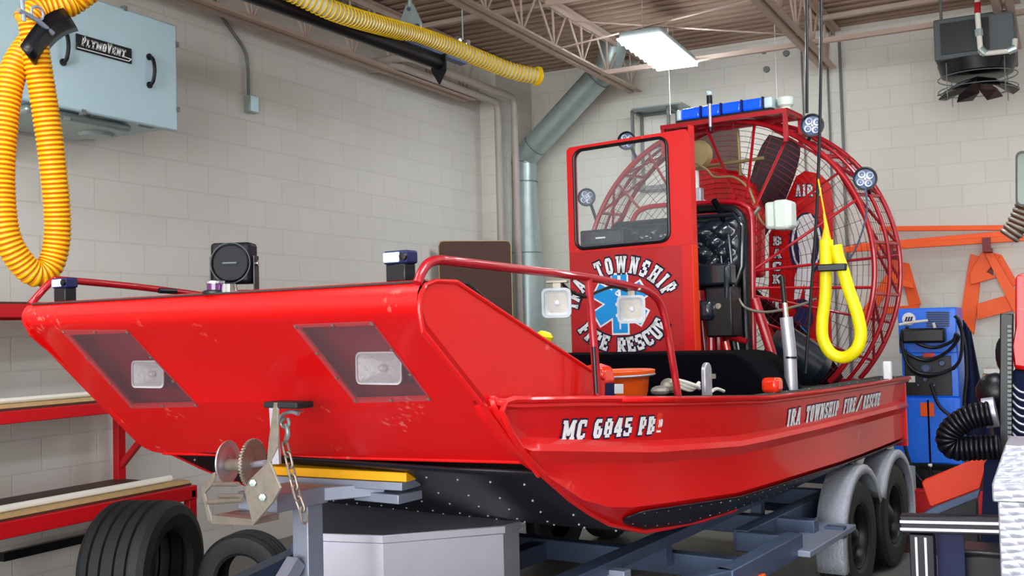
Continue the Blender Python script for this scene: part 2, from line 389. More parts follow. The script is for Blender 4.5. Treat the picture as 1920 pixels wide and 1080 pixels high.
# steel joists along the bay
def joist(x,y1,zb,label,y0=-6.9):
    t=thing('roof_joist',(x,(y0+y1)/2,zb),label,'joist','roof joists'); 
    for nm,z,ya in (('bottom_chord',zb,y1),('top_chord',CZ-.03,WY-.01)):
        m=MB()
        for dx in (-.035,.035):
            m.lohi((x+dx-.012-(.03 if dx<0 else 0),y0,z-.004),(x+dx+.012+(.03 if dx>0 else 0),ya,z+.004)); m.lohi((x+dx*.5-.003,y0,z-.0),(x+dx*.5+.003,ya,z+(.05 if z==zb else -.05)))
        m.build(nm,'joist',t)
    m=MB(); y=y1-.12; k=0
    while y>max(y0,1.0):
        m.tube([(x,y,zb+.02),(x,y-.02,CZ-.05)],.011,6)
        m.tube([(x,y,zb+.02),(x,y-.3,CZ-.05)],.011,6); m.tube([(x,y,zb+.02),(x,y+.28 if y+.28<WY else WY-.02,CZ-.05)],.011,6)
        y-=.62
    m.build('web','joist',t)
    return t
joist(-5.28,9.15,3.93,'roof joist running close along the left block wall')
joist(-3.92,10.3,4.06,'roof joist passing left of the ceiling light')
joist(-1.93,10.3,4.03,'roof joist ending behind the black hoisting cords')
joist(-.33,10.3,3.98,'roof joist at the right edge beside the unit heater')
joist(1.3,10.3,4.0,'roof joist nearest the right-hand wall')
def bridging(p,q,label):
    p=V(p);q=V(q); m=MB(); m.beam(p,q,.05,.008); m.beam(p+V((0,.022,.025)),q+V((0,.022,.025)),.006,.05)
    tag(m.build('joist_bridging','joist',smooth=0),label,'brace','joist bridging angles')
bridging((-3.92,9.4,4.06),(1.3,9.4,4.05),'long bridging angle crossing the low chords in front of the back wall')
bridging((-5.28,8.1,4.40),(1.3,8.1,4.40),'bridging angle under the roof deck above the spiral hose end')
bridging((-5.28,6.9,4.40),(1.3,6.9,4.40),'bridging angle under the roof deck near the top edge of the photo')
bridging((-1.93,9.9,4.40),(-.33,9.9,4.42),'short bridging angle high behind the unit heater')
m=MB(); m.beam((-3.92,8.3,4.06),(-1.93,8.9,4.42),.035,.006); tag(m.build('joist_bridging','joist',smooth=0),'diagonal bridging angle rising between two joists above the ceiling light','brace')
m=MB(); m.beam((-1.93,9.0,4.05),(-3.92,8.7,4.42),.035,.006); tag(m.build('joist_bridging','joist',smooth=0),'diagonal bridging angle falling towards the hoisting cords','brace')
# fluorescent fixtures (one in view; the others are unseen, added to brighten the room)
def fixture(c,rz,L,W,label,group=None):
    t=thing('ceiling_light',(c[0],c[1],c[2]),label,'ceiling light',group)
    R=Matrix.Rotation(rz,3,'Z'); X=R@V((1,0,0)); Y=R@V((0,1,0)); c=V(c)
    MB().frame(c+Z*.06,X,Y,Z,(W-.03,L-.03,.06)).build('housing','grey',t,bevel=.006)
    n=9; rows=[]
    for i in range(n*2+1):
        u=(i/(n*2)-.5)*L; z=.018*(i%2)
        rows.append([c+Y*u+X*(W*(k-.5))+Z*(z) for k in (0,1)])
    m=MB(); m.grid(rows); m.frame(c+Z*.025,X,Y,Z,(W,L,.012)); m.build('prismatic_lens','lamp',t,smooth=0)
    m=MB(); 
    for s in (-.4,.4): m.tube([c+Y*L*s+Z*.1,c+Y*L*s+V((0,0,CZ-c.z-.01))],.004,6)
    m.build('hanger_rod','galv',t)
fixture((-3.1,8.76,4.0),.05,1.15,.39,'lit fluorescent ceiling light with white ribbed lens above the duct elbow','ceiling light')
for i,(x,y) in enumerate([(-3.3,1.2),(-.6,1.8),(2.2,1.2),(2.4,4.6),(-.5,5.4),(2.6,8.2),(-3.3,-2.6),(-.2,-2.6),(2.8,-3)]):
    fixture((x,y,4.0),0,1.2,.45,'lit fluorescent ceiling light added out of view to brighten the room',group='added ceiling lights out of view')
# ================================================================== LEFT WALL FITTINGS
t=thing('exhaust_fan_cabinet',(-5.15,4.1,2.9),'pale blue-grey metal filter cabinet on brackets on the left wall, with two black handles','cabinet')
x0,x1=-5.45,-4.8; y0,y1=3.42,4.69; z0,z1=2.885,3.53
MB().lohi((x0,y0,z0),(x1-.02,y1,z1)).build('housing','galvblue',t,bevel=.01)
MB().lohi((x1-.018,y0+.01,z0-.02),(x1+.006,y1+.012,z1)).build('access_panel','galvblue',t,bevel=.012)
m=MB(); m.prism([(x0+.05,y0+.3,z0-.004),(x1-.1,y0+.3,z0-.004),(x1-.1,y1-.25,z0-.004),(x0+.05,y1-.25,z0-.004)],(0,0,-.05)); m.build('base_pan','galv',t,bevel=.02)
m=MB(); m.lathe((-5.1,4.35,z0-.002),(0,0,-1),[(.11,0),(.11,.05),(.09,.07),(0,.07)],24); m.build('drain_collar','galv',t)
for px,py in ((118,88),(280,133)):
    c=oX(px,py,x1+.01); m=MB(); hh=.085
    m.tube(smooth_path([c+V((0,0,hh)),c+V((.03,0,hh*.8)),c+V((.045,0,0)),c+V((.03,0,-hh*.8)),c+V((0,0,-hh))],6),.011,10)
    for s in (-1,1): m.lathe(c+V((-.004,0,hh*s)),(1,0,0),[(0,0),(.02,0),(.02,.01),(0,.012)],12)
    m.build('handle','black',t)
c=oX(196,92,x1+.012)
pl=MB().frame(c,V((0,1,0)),Z,V((1,0,0)),(.39,.09,.006)).build('name_plate','black',t,bevel=.002)
m=MB(); h=.046; wtot=text_width('PLYMOVENT',.08)*h
sc_=.31/wtot
def fpl(u,v,d,uc): return V((x1+.0155+d,c.y-.165+u*h*sc_+.18*v*h,c.z-.018+v*h))
u=0
for i,ch in enumerate('PLYMOVENT'):
    big=1.25 if ch in 'PV' else 1.0
    w,st=L_[ch]
    m.m=0
    for q in st:
        P=[fpl(u+p.x,p.y*big,0,0) for p in stroke_quad(*q,0)]; Q=[fpl(u+p.x,p.y*big,.001,0) for p in stroke_quad(*q,0)]
        m.add(P+Q,[(4,5,6,7),(0,1,5,4),(1,2,6,5),(2,3,7,6),(3,0,4,7)])
    u+=w+.08
m.beam((x1+.017,c.y-.19,c.z-.034),(x1+.017,c.y+.17,c.z-.034),.002,.005); m.beam((x1+.017,c.y+.17,c.z-.034),(x1+.017,c.y+.19,c.z-.018),.002,.005); m.beam((x1+.017,c.y+.19,c.z-.018),(x1+.017,c.y+.12,c.z-.014),.002,.005)
m.build('lettering','white',pl,smooth=0)
m=MB()
for yy,zz in ((y1+.012,z1-.12),(y1+.012,z0+.12),(4.0,z0-.02),(4.3,z1)):
    m.box((x1-.003,yy,zz),(.03,.025,.03))
for yy in (3.75,4.15,4.5): m.box((x1-.04,yy,z0-.012),(.05,.09,.012))
m.build('latch','grey',t)
for yy,dz in ((3.98,.2),(3.3,.2)):
    m=MB(); m.lohi((WX+.0,yy-.02,z0-dz),(WX+.05,yy+.02,z0+.3)); m.lohi((WX+.0,yy-.035,z0-dz),(WX+.006,yy+.035,z0+.3)); m.lohi((WX+.05,yy-.02,z0-.052),(x1-.1,yy+.02,z0-.03)); m.build('wall_bracket','galv',t)
# conduit and junction box on the left wall
t=thing('junction_box',(WX,5.0,3.0),'small grey electrical junction box with bent conduit on the left wall','electrical box')
c=oX(471,196,WX+.03); MB().box(c,(.06,.1,.13)).build('box_body','galv',t,bevel=.004)
MB().box(c+V((.033,.0,0)),(.006,.09,.12)).build('cover_plate','galvblue',t,bevel=.003)
m=MB(); m.tube(smooth_path([oX(466,178,WX+.03),oX(464,120,WX+.03),oX(455,88,WX+.03),oX(418,35,WX+.04),oX(405,10,WX+.08),oX(398,-30,WX+.1)],6),.013,10); m.build('conduit','grey',t)
# PVC pipes at the corner
for (x,yv,xt,lab) in ((-5.2,9.6,-5.0,'painted pipe in the corner, left one of the pair'),(-5.08,9.75,-4.9,'painted pipe in the corner, right one beside the duct')):
    m=MB(); z_=3.98 if x<-5.1 else 4.04
    m.tube([(x,yv,.0),(x,yv,z_-.08)]+[(x,yv-.08+.08*math.cos(a),z_-.08+.08*math.sin(a)) for a in (PI/6,PI/3,PI/2)]+[(x,7.8,z_),(x-.06,7.72,z_),(WX,7.72,z_)],.038,14); tag(m.build('wall_pipe','pipepaint'),lab,'pipe','corner pipes')
# galvanised duct
t=thing('air_duct',(-5.2,10.2,.4),'galvanised round duct with elbow in the back left corner','duct')
P=[oY(988,540,10.15),oY(988,500,10.15),oY(983,440,10.15),oY(983,295,10.15)]
m=MB(); q=P[3]; 
m.lathe((q.x,q.y,0),(0,0,1),[(.19,0),(.19,2.15),(.165,2.42),(.135,q.z-.42),(.135,q.z-.06)],28); m.build('vertical_duct','galv',t)
d0=V((q.x,q.y,q.z-.06)); e=oY(1130,135,9.9); d=(e-q).normalized()
m=MB(); m.tube([d0-Z*.02,d0+Z*.03,q+(Z*-.01+d*.05),q+d*.16,q+d*.22],.139,28); m.build('elbow','galv',t)
m=MB(); m.tube([q+d*.2,e],.135,28); m.build('diagonal_duct','galv',t)
m=MB(); m.tube([e-d*.02,e+d*.1,e+d*.16+Z*.1,e+d*.16+Z*.45],.14,28); m.build('upper_elbow','galv',t)
m=MB()
for pp,dd in ((d0,Z),(q+d*.2,d),(e-d*.08,d),(V((q.x,q.y,2.42)),Z),(V((q.x,q.y,3.2)),Z)):
    r=.142 if dd is not Z or pp.z>2.5 else .17
    m.lathe(pp-dd*.006,dd,[(r-.01,0),(r,0),(r,.012),(r-.01,.012)],28)
m.build('seam_band','grey',t)
# brown folding table leaning in the corner
t=thing('folding_table',(-5.1,8.8,0),'brown wood-grain folding table standing on edge in the back left corner','table')
a=oX(822,452,-5.40); b=oX(957,440,-4.86)
n=(b-a); n.z=0; n.normalize(); nz=V((-n.y,n.x,0)); w=(b-a).length
def ft(u,z): return V((a.x,a.y,0))+n*u+Z*z
poly=[ft(0,.02),ft(w,.02),ft(w,a.z-.05),ft(w-.015,a.z-.01),ft(w-.05,a.z),ft(.05,a.z),ft(.015,a.z-.01),ft(0,a.z-.05)]
MB().prism(poly,nz*.025).build('tabletop','brown',t,bevel=.003)
m=MB(); m.tube([p for p in poly],.005,6,closed=True); m.build('edge_trim','plywood',t)
# brown panel on the back wall behind the cage
m=MB(); a=oY(1300,232,WY-.05); b=oY(1395,600,WY-.05); m.lohi((a.x,WY-.06,0),(b.x,WY-.02,oY(1300,225,WY).z))
tag(m.build('brown_panel','brown',bevel=.004),'brown wooden board fixed to the back wall behind the propeller cage','board')
t=thing('wall_frame',(oY(1240,240,WY-.2).x,WY-.15,2.5),'grey-green metal bracket frame on the back wall left of the light bar','frame')
a=oY(1203,217,WY-.02); b=oY(1272,300,WY-.02); m=MB()
for x in (a.x,b.x):
    for y in (WY-.02,WY-.3): m.beam((x,y,a.z),(x,y,b.z-.3),.03,.03)
for z in (a.z,b.z-.3):
    m.beam((a.x,WY-.3,z),(b.x,WY-.3,z),.03,.03); m.beam((a.x,WY-.02,z),(b.x,WY-.02,z),.03,.03)
    for x in (a.x,b.x): m.beam((x,WY-.3,z),(x,WY-.02,z),.03,.03)
m.build('frame_tubes','grey',t)
MB().lohi((a.x,WY-.31,a.z+.015),(b.x+.15,WY-.02,a.z+.03)).build('shelf_plate','galv',t)
# conduits on the back wall
for px,rr,lab in ((1508,.008,'thin conduit on the back wall left of the cords'),(1580,.014,'grey conduit running down the back wall right of the cords'),(1556,.01,'thin grey conduit on the back wall beside the thicker one')):
    p=oY(px,250,WY-.02); tag(MB().tube([(p.x,WY-.02,.2),(p.x,WY-.02,CZ-.15)],rr,8).build('wall_conduit','grey'),lab,'conduit','back wall conduits')
for px,py in ((1432,95),(1474,100),(1437,130)):
    p=oY(px,py,WY-.01); tag(MB().lathe((p.x,WY,p.z),(0,-1,0),[(0,.03),(.03,.03),(.035,0)],12).build('wall_anchor','grey'),'small round anchor high on the back wall above the light bar','anchor','wall anchors')
for px,y0,y1,lab in ((1257,137,215,'thin white pull cord hanging below the ceiling light'),(1457,75,190,'thin white pull cord hanging above the light bar')):
    p=oY(px,y1,9.6); q=oY(px,y0,9.6); tag(MB().tube([p,(p.x,p.y,4.49)],.0025,6).build('pull_cord','white'),lab,'cord')
# ================================================================== YELLOW EXHAUST HOSE LOOP (left foreground)
t=thing('exhaust_hose',oX(70,540,-4.0),'thick yellow ribbed exhaust hose hanging in a loop at the left edge','hose')
def ribbed(m,path,r,pitch,amp):
    # resample the path by arc length, alternate ridge and groove
    L_=[0]
    for a,b in zip(path,path[1:]): L_.append(L_[-1]+(b-a).length)
    n=int(L_[-1]/pitch)*4; pts=[];j=0
    for i in range(n+1):
        s=L_[-1]*i/n
        while j<len(L_)-2 and L_[j+1]<s: j+=1
        f=(s-L_[j])/max(1e-9,L_[j+1]-L_[j]); pts.append(path[j].lerp(path[j+1],f))
    rr=[r-amp*(1 if i%4==0 else .25 if i%4 in(1,3) else 0) for i in range(n+1)]
    k=len(m.f); m.tube(pts,rr,20)
    for i in range(n):
        if i%4 in (3,0):
            for q in range(20): m.mi[k+i*20+q]=1
X_=-4.02
loop=[(118,-8),(80,62),(46,95),(20,150),(6,250),(2,350),(12,440),(42,495),(72,514),(98,490),(108,420),(98,300),(84,200),(68,100),(60,40),(100,22),(180,-20),(240,-60)]
pts=[]
for i,(px,py) in enumerate(loop):
    dx=0 if i<9 else .05
    pts.append(oX(px,py,X_+lerp(-.07,.03,min(1,max(0,(i-5)/6)))))
path=smooth_path([pts[i] for i in range(1,15)],10)
m=MB(); ribbed(m,path,.060,.021,.008); m.build('loop_hose',['yellow','groove'],t,smooth=60)
m=MB(); ribbed(m,smooth_path([oX(48,45,X_-.02),oX(75,20,X_),oX(130,5,X_+.06),oX(200,-45,X_+.1),V((-4.3,4.3,3.95)),V((-4.6,4.8,4.15))],10),.064,.021,.008); m.build('upper_hose',['yellow','groove'],t,smooth=60)
m=MB(); a=oX(48,110,X_+.1); b=oX(125,40,X_+.1)
# black rubber saddle wrapped over the hose crossing
sad=[]
for i in range(9):
    f=i/8; px=lerp(52,132,f); py=lerp(98,28,f)+ -16*math.sin(PI*f)
    sad.append([oX(px+dx,py+dy,X_+xx) for dx,dy,xx in ((-14,-12,.10),(0,6,.125),(10,20,.09),(14,28,.03))])
m.grid(sad); m.build('rubber_saddle','black',t,solid=.012)
m=MB(); c=oX(70,38,X_+.12); m.tube([c+V((0,-.09,.02)),c,c+V((0,.08,-.04))],.011,8); m.tube([c+V((0,.03*math.cos(a),.03+.03*math.sin(a))) for a in [PI*2*i/12 for i in range(12)]],.006,6,closed=True)
qh=oX(45,40,X_+.12); m.tube([V((qh.x,qh.y,CZ-.004)),oX(41,0,X_+.12),qh],.009,8)
m.build('clamp','steel',t)
# dark fan body at top left behind the hose
t=thing('extraction_fan',(-5.1,3.2,3.3),'dark grey blower body at the top left corner behind the yellow hose','fan')
m=MB(); m.lathe((-5.3,3.08,3.62),(1,0,0),[(0,0),(.33,0),(.33,.36),(.3,.38),(.12,.38),(.12,.44),(0,.44)],32); m.build('scroll','steeldk',t)
MB().lohi((-5.49,2.85,3.25),(-5.0,3.3,3.38)).build('outlet','steeldk',t)
# ================================================================== OVERHEAD SPIRAL HOSE AND RAIL
t=thing('spiral_hose',oY(1010,145,7.5),'stretched yellow coil hose running under the roof beside a black rail','hose')
pe=oY(1008,143,7.5); p0=oX(505,-32,-4.15); p00=p0+(p0-pe)*.45; mid=oY(800,72,6.4)
path=smooth_path([p00,p0,oX(640,26,-4.0),mid,oY(900,110,7.0),oY(960,133,7.3),pe],24)
m=MB(); L=[0]
for a,b in zip(path,path[1:]): L.append(L[-1]+(b-a).length)
pitch=.034; n=int(L[-1]/pitch*14); j=0; pts=[]
for i in range(n+1):
    s=L[-1]*i/n
    while j<len(L)-2 and L[j+1]<s: j+=1
    f=(s-L[j])/max(1e-9,L[j+1]-L[j]); c=path[j].lerp(path[j+1],f); d=(path[j+1]-path[j]).normalized()
    a=d.cross(Z).normalized(); b=a.cross(d); w=2*PI*s/pitch; pts.append(c+(a*math.cos(w)+b*math.sin(w))*.062)
m.tube(pts,.0052,5); m.build('coil','coil',t,smooth=60)
m=MB(); m.tube(path[::4]+[path[-1]],.054,20,caps=False); m.build('film_sleeve','film',t)
MB().lathe(pe-(pe-path[-5]).normalized()*.01,(pe-path[-5]),[(0,.04),(.05,.04),(.078,.02),(.078,0),(0,0)],20).build('end_cuff','coil',t)
t=thing('hose_rail',oY(820,150,6.6),'black round rail with triangular end plate under the spiral hose','rail')
a=oY(822,118,6.5); b=oX(470,-10,-4.25); b=b+(b-a)*.5
m=MB(); m.tube([b,a],.05,16); m.build('rail_tube','black',t)
m=MB(); d=(a-b).normalized(); s_=d.cross(Z).normalized()
m.prism([a+s_*.07+Z*.06,a-s_*.07+Z*.06,a-s_*.07-Z*.05,a-Z*.16,a+s_*.0-Z*.16,a+s_*.07-Z*.06],d*.012); m.build('end_plate','black',t)
m=MB(); q=a-d*.5; m.frame(q+Z*.065,d,s_,Z,(1.6,.07,.02)); m.build('top_flange','steeldk',t)
t=thing('rail_hanger',oY(768,50,6.3),'galvanised hanger bracket holding the spiral hose rail to the roof','bracket')
c=oY(768,38,6.3)
m=MB(); m.prism([c+V((-.09,0,-.06)),c+V((.1,0,-.08)),c+V((.1,0,-.03)),c+V((.03,0,.12)),c+V((-.03,0,.12)),c+V((-.1,0,-.02))],(0,.02,0)); m.build('bracket_plate','galv',t,bevel=.004)
m=MB(); m.tube([c+V((0,.01,.1)),V((c.x,c.y+.01,CZ))],.016,10); m.build('hanger_rod','galv',t)
m=MB(); 
for dx,dz in ((-.06,-.04),(.07,-.05),(0,.08)): m.lathe(c+V((dx,0,dz)),(0,-1,0),[(0,.015),(.014,.015),(.014,0)],8)
m.build('bolt','steeldk',t)
t=thing('rail_trolley',oY(868,80,6.9),'small silver trolley clamp on top of the spiral hose','clamp')
c=oY(868,82,6.85); m=MB(); m.box(c,(.1,.06,.05)); m.lathe(c+V((-.03,-.05,.03)),(0,1,0),[(0,0),(.03,0),(.03,.1),(0,.1)],16); m.build('clamp_body','chrome',t,bevel=.004)
m=MB(); m.tube([c+V((0,0,0)),V((c.x,c.y,CZ))],.006,8); m.build('drop_rod','galv',t)
# ------ UNIT HEATER upper right
t=thing('unit_heater',(-.56,9.5,3.5),'dark grey ceiling unit heater with folded louvre cone at the upper right','heater')
a=oY(1757,55,9.3); b=oY(1907,115,9.3)
m=MB(); m.lohi((a.x,9.0,b.z+.02),(b.x,9.6,a.z)); m.build('cabinet','steeldk' if 0 else 'dkgrey',t,bevel=.01)
m=MB(); m.lohi((a.x+.05,8.985,b.z+.06),(b.x-.18,8.999,a.z-.04)); m.build('grille','black',t)
cx=(a.x+b.x)/2; cz=b.z
m=MB(); m.lathe((cx,9.25,cz+.02),(0,0,-1),[(.3,0),(.27,.1),(.22,.12),(0,.1)],24); m.build('fan_ring','black',t)
m=MB()
for k in range(8):
    a0=2*PI*k/8; a1=a0+2*PI/8*.92; r=.31
    a1=a0+2*PI/8*1.05
    p=[V((cx,9.25,cz-.10)),V((cx+r*.62*math.cos(a0),9.25+r*.62*math.sin(a0),cz-.19)),V((cx+r*math.cos(a0+.2),9.25+r*math.sin(a0+.2),cz-.23)),V((cx+r*math.cos(a1-.2),9.25+r*math.sin(a1-.2),cz-.24)),V((cx+r*.62*math.cos(a1),9.25+r*.62*math.sin(a1),cz-.16))]
    m.prism(p,(0,0,.008))
m.build('louvre_cone','black',t,smooth=0)
m=MB()
for k in range(4):
    a0=PI/4+PI/2*k; m.tube([(cx+.3*math.cos(a0),9.25+.3*math.sin(a0),cz),(cx+.3*math.cos(a0),9.25+.3*math.sin(a0),cz-.28)],.004,6)
for z in (-.1,-.2): m.tube([(cx+.3*math.cos(w),9.25+.3*math.sin(w),cz+z) for w in [2*PI*i/24 for i in range(24)]],.004,6,closed=True)
m.build('cone_guard','grey',t)
m=MB()
for dx in (-.25,.25): m.tube([(cx+dx,9.2,a.z-.02),(cx+dx,9.2,CZ)],.012,8)
m.build('hanger_rod','grey',t)
t=thing('heating_pipe',(-.5,8.8,3.6),'cream painted steam pipe with elbow in front of the unit heater','pipe')
m=MB(); m.tube([V((oY(1832,-40,8.7).x,8.7,CZ)),oY(1832,-20,8.7),oY(1833,30,8.7),oY(1838,90,8.7),oY(1841,100,8.7),oY(1850,100,8.7),oY(1895,95,8.7),oY(1902,92,8.7),oY(1903,75,8.75)],.02,12); m.build('pipe_run','pvc',t)
m=MB(); 
for p,q in ((oY(1835,55,8.7),oY(1836,68,8.7)),(oY(1838,92,8.7),oY(1848,101,8.7)),(oY(1890,96,8.7),oY(1904,90,8.7))): m.tube([p,q],.029,12)
split_parts(m.build('fitting','galv',t))
m=MB(); p=oY(1833,5,8.7); m.tube([p,oY(1833,25,8.7)],.024,10); m.build('valve','cagered',t)
# ================================================================== CORDS AND YELLOW STRAP LOOP
t=thing('hoisting_strap',oY(1580,675,6.0),'yellow padded lifting strap loop hanging on black cords beside the cage','strap')
c0=oY(1548,398,6.0)
m=MB(); lp=[(1550,452),(1549,500),(1547,560),(1542,600),(1543,635),(1558,662),(1583,670),(1606,655),(1614,625),(1606,585),(1592,545),(1580,505),(1571,480),(1567,460)]
m.tube(smooth_path([oY(x,y,6.0 if i<7 else 5.98) for i,(x,y) in enumerate(lp)],6),.034,16); m.build('padded_loop','yellow2',t)
m=MB(); m.tube([oY(1549,450,6.0),oY(1550,500,6.0)],.039,14); m.build('sleeve','yellow2',t)
m=MB(); m.tube([oY(1545,400,6.0),oY(1549,425,6.0),oY(1549,452,6.0)],[.006,.012,.03],12); m.build('tapered_end','yellow',t)
m=MB(); c=(oY(1550,502,5.97)+oY(1574,502,5.97))/2; m.box(c,(.155,.1,.04)); m.build('black_band','black',t,bevel=.006)
for pts,r,nm in (([(1540,-30),(1538,200),(1531,400),(1520,560),(1510,700)],.009,'front_cord'),([(1513,-30),(1513,100),(1513,212)],.009,'rear_cord')):
    m=MB(); m.tube(smooth_path([oY(x,y,6.05) for x,y in pts],8),r,8); m.build(nm,'black',t)
m=MB(); a=oY(1546,402,6.0); m.tube([a,oY(1533,330,6.05)],.005,6); m.build('link_cord','yellow',t)
# ================================================================== RACK at the lower left
t=thing('storage_rack',(-5.1,4.1,0),'red steel storage rack against the left wall behind the bow','shelf')
RX0,RX1,RY=-5.42,-4.75,4.78
for z0,z1,ye,lo in ((.606,.69,RY,1),(1.18,1.245,RY+.0,1),(1.72,1.79,RY,0)):
    m=MB(); m.lohi((RX1-.04,-.2,z0),(RX1,ye,z1)); m.build('front_beam','rackred',t,bevel=.004)
    m=MB(); m.lohi((RX0,-.2,z0),(RX0+.04,ye,z1)); m.build('rear_beam','rackred',t,bevel=.004)
    m=MB(); m.lohi((RX0,-.2,z1+.001),(RX1-.03,ye-.02,z1+.012)); m.build('shelf_board','brown',t)
    if lo:
        m=MB(); m.lohi((RX1-.14,-.2,z1+.013),(RX1-.03,ye-.03,z1+.032)); m.build('plywood_strip','plywood',t)
for yy in (RY-.03,3.33,1.0):
    for x in (RX0+.03,RX1-.03):
        if yy==RY-.03 or x>-5 : m=MB(); top=1.16 if (x<-5) else .64; top=1.75 if x<-5 else top; m.lohi((x-.025,yy-.03,0),(x+.025,yy+.03,top)); m.build('upright','rackred',t,bevel=.003)
m=MB(); m.beam((RX0+.04,RY-.03,.78),(RX1-.2,RY-.03,1.18),.035,.035); m.build('diagonal_brace','rackred',t)
m=MB(); m.lohi((RX0,RY-.045,.62),(RX1,RY-.015,.66)); m.build('end_tie','rackred',t)
m=MB(); m.lohi((RX0+.05,RY-.9,.36),(RX0+.09,RY-.02,.41)); m.build('lower_tie','black',t)
tag(MB().tube([(RX1-.1,-.2,.742),(RX1-.1,RY-.12,.742)],.0195,12).build('stored_pipe','pvc'),'white pipe lying along the lowest red rack shelf','pipe')
tag(MB().tube([(RX1-.1,-.2,1.293),(RX1-.1,RY-.12,1.293)],.0155,12).build('stored_pipe','pvc'),'thin white pipe lying on the middle red rack shelf','pipe')
# ================================================================== TYRES lower left
def tyre(parent,c,ax,r,w,rim=.56,hub=True,n=56):
    ax=V(ax).normalized(); c=V(c); h=w/2; pr=[(r*rim,-h*.8),(r*(rim+.06),-h*.95),(r*.8,-h*1.05),(r*.93,-h*.98),(r*.985,-h*.82)]
    for k,g in enumerate((-.55,-.2,.2,.55)):
        pr+=[(r,h*g-.012),(r*.955,h*g-.008),(r*.955,h*g+.008),(r,h*g+.012)]
    pr+=[(r*.985,h*.82),(r*.93,h*.98),(r*.8,h*1.05),(r*(rim+.06),h*.95),(r*rim,h*.8)]
    m=MB(); m.lathe(c,ax,pr,n); o=m.build('tyre','rubber',parent,smooth=25)
    if hub:
        m=MB(); m.lathe(c,ax,[(r*rim,-h*.8),(r*rim*.97,h*.8),(r*rim*.9,h*.6),(r*rim*.86,h*.2),(r*.3,h*.25),(r*.2,h*.45),(r*.1,h*.7),(0,h*.75)],n); m.build('rim','black',parent)
    return o
t=thing('truck_tyre',(-3.95,3.62,0),'large black ribbed truck tyre standing in front of the red rack','tyre')
ax=V((.95,.31,0)).normalized(); 
tyre(t,oZ(320,1066,.36)-ax*.16,ax,.36,.38,.55,False)
t2=thing('spare_tyre',(-3.6,4.6,0),'black tyre in shadow between the big tyre and the trailer post','tyre')
ct=plane(462,1060,(-.468,.884,0),5.8); tyre(t2,V((ct.x,ct.y,.26)),(.3,-1,0),.26,.18,.55,False)
# ================================================================== AIRBOAT
boat=thing('airboat',B(0,2.5,.72),'red rescue airboat with raked bow and caged propeller, sitting on the boat trailer','boat')
G=[(.33,1.39),(.45,1.375),(.741,1.359),(1.447,1.31),(2.438,1.248),(3.421,1.224),(5.1,1.2)]
ZB=[(.33,1.385),(.36,1.33),(.467,1.222),(.638,1.108),(.843,1.0),(1.151,.864),(1.414,.79),(1.8,.755),(2.3,.738),(3.0,.73),(5.2,.73)]
CR=[(.3,1.25),(.5,1.238),(1.3,1.146),(2.15,1.082),(3.4,1.055),(5.1,1.036)]
ST=[(.4,1.05),(1.17,.93),(2.13,.85),(3.77,.805),(5.1,.80)]
def gw(t): return interp(G,t)
def zb(t): return interp(ZB,t)
def smax(t,sgn=1):  # half beam at the gunwale
    if sgn<0: return smax(t)-interp([(.33,.09),(1.2,.07),(2.2,0),(9,0)],t)
    return interp([(.33,1.03),(.6,1.06),(1.2,1.105),(2.0,1.13),(5.2,1.13)],t)
ts=[.33,.345,.36,.38,.41,.44,.47,.52,.58,.64,.74,.84,1.0,1.15,1.3,1.42,1.6,1.8,2.1,2.4,2.8,3.2,3.6,4.0,4.4,4.8,5.1]
def side_rows(sgn):
    rows=[]
    for t in ts:
        g=gw(t);b=min(zb(t),g-.001);cr=interp(CR,t);st=interp(ST,t); f=min(1,max(0,(t-.36)/.7)); S=smax(t,sgn)
        zs=[(g,S+.0),(g-.022,S),(g-.03,S-.022),(cr+.014,S-.045),(cr-.008,S-.02),(cr-.028,S-.012),(cr-.07,S-.04),((cr+st)/2-.02,S-.045),(st,S-.04),(lerp(st,b,.5),S-.085),(b,S-.14*f-.0)]
        r=[]
        lo=b
        for k,(z,s) in enumerate(zs):
            z=max(z,b+(10-k)*.0012)
            r.append(B(sgn*(s if f>0 else s-.0),t,z))
        rows.append(r)
    return rows
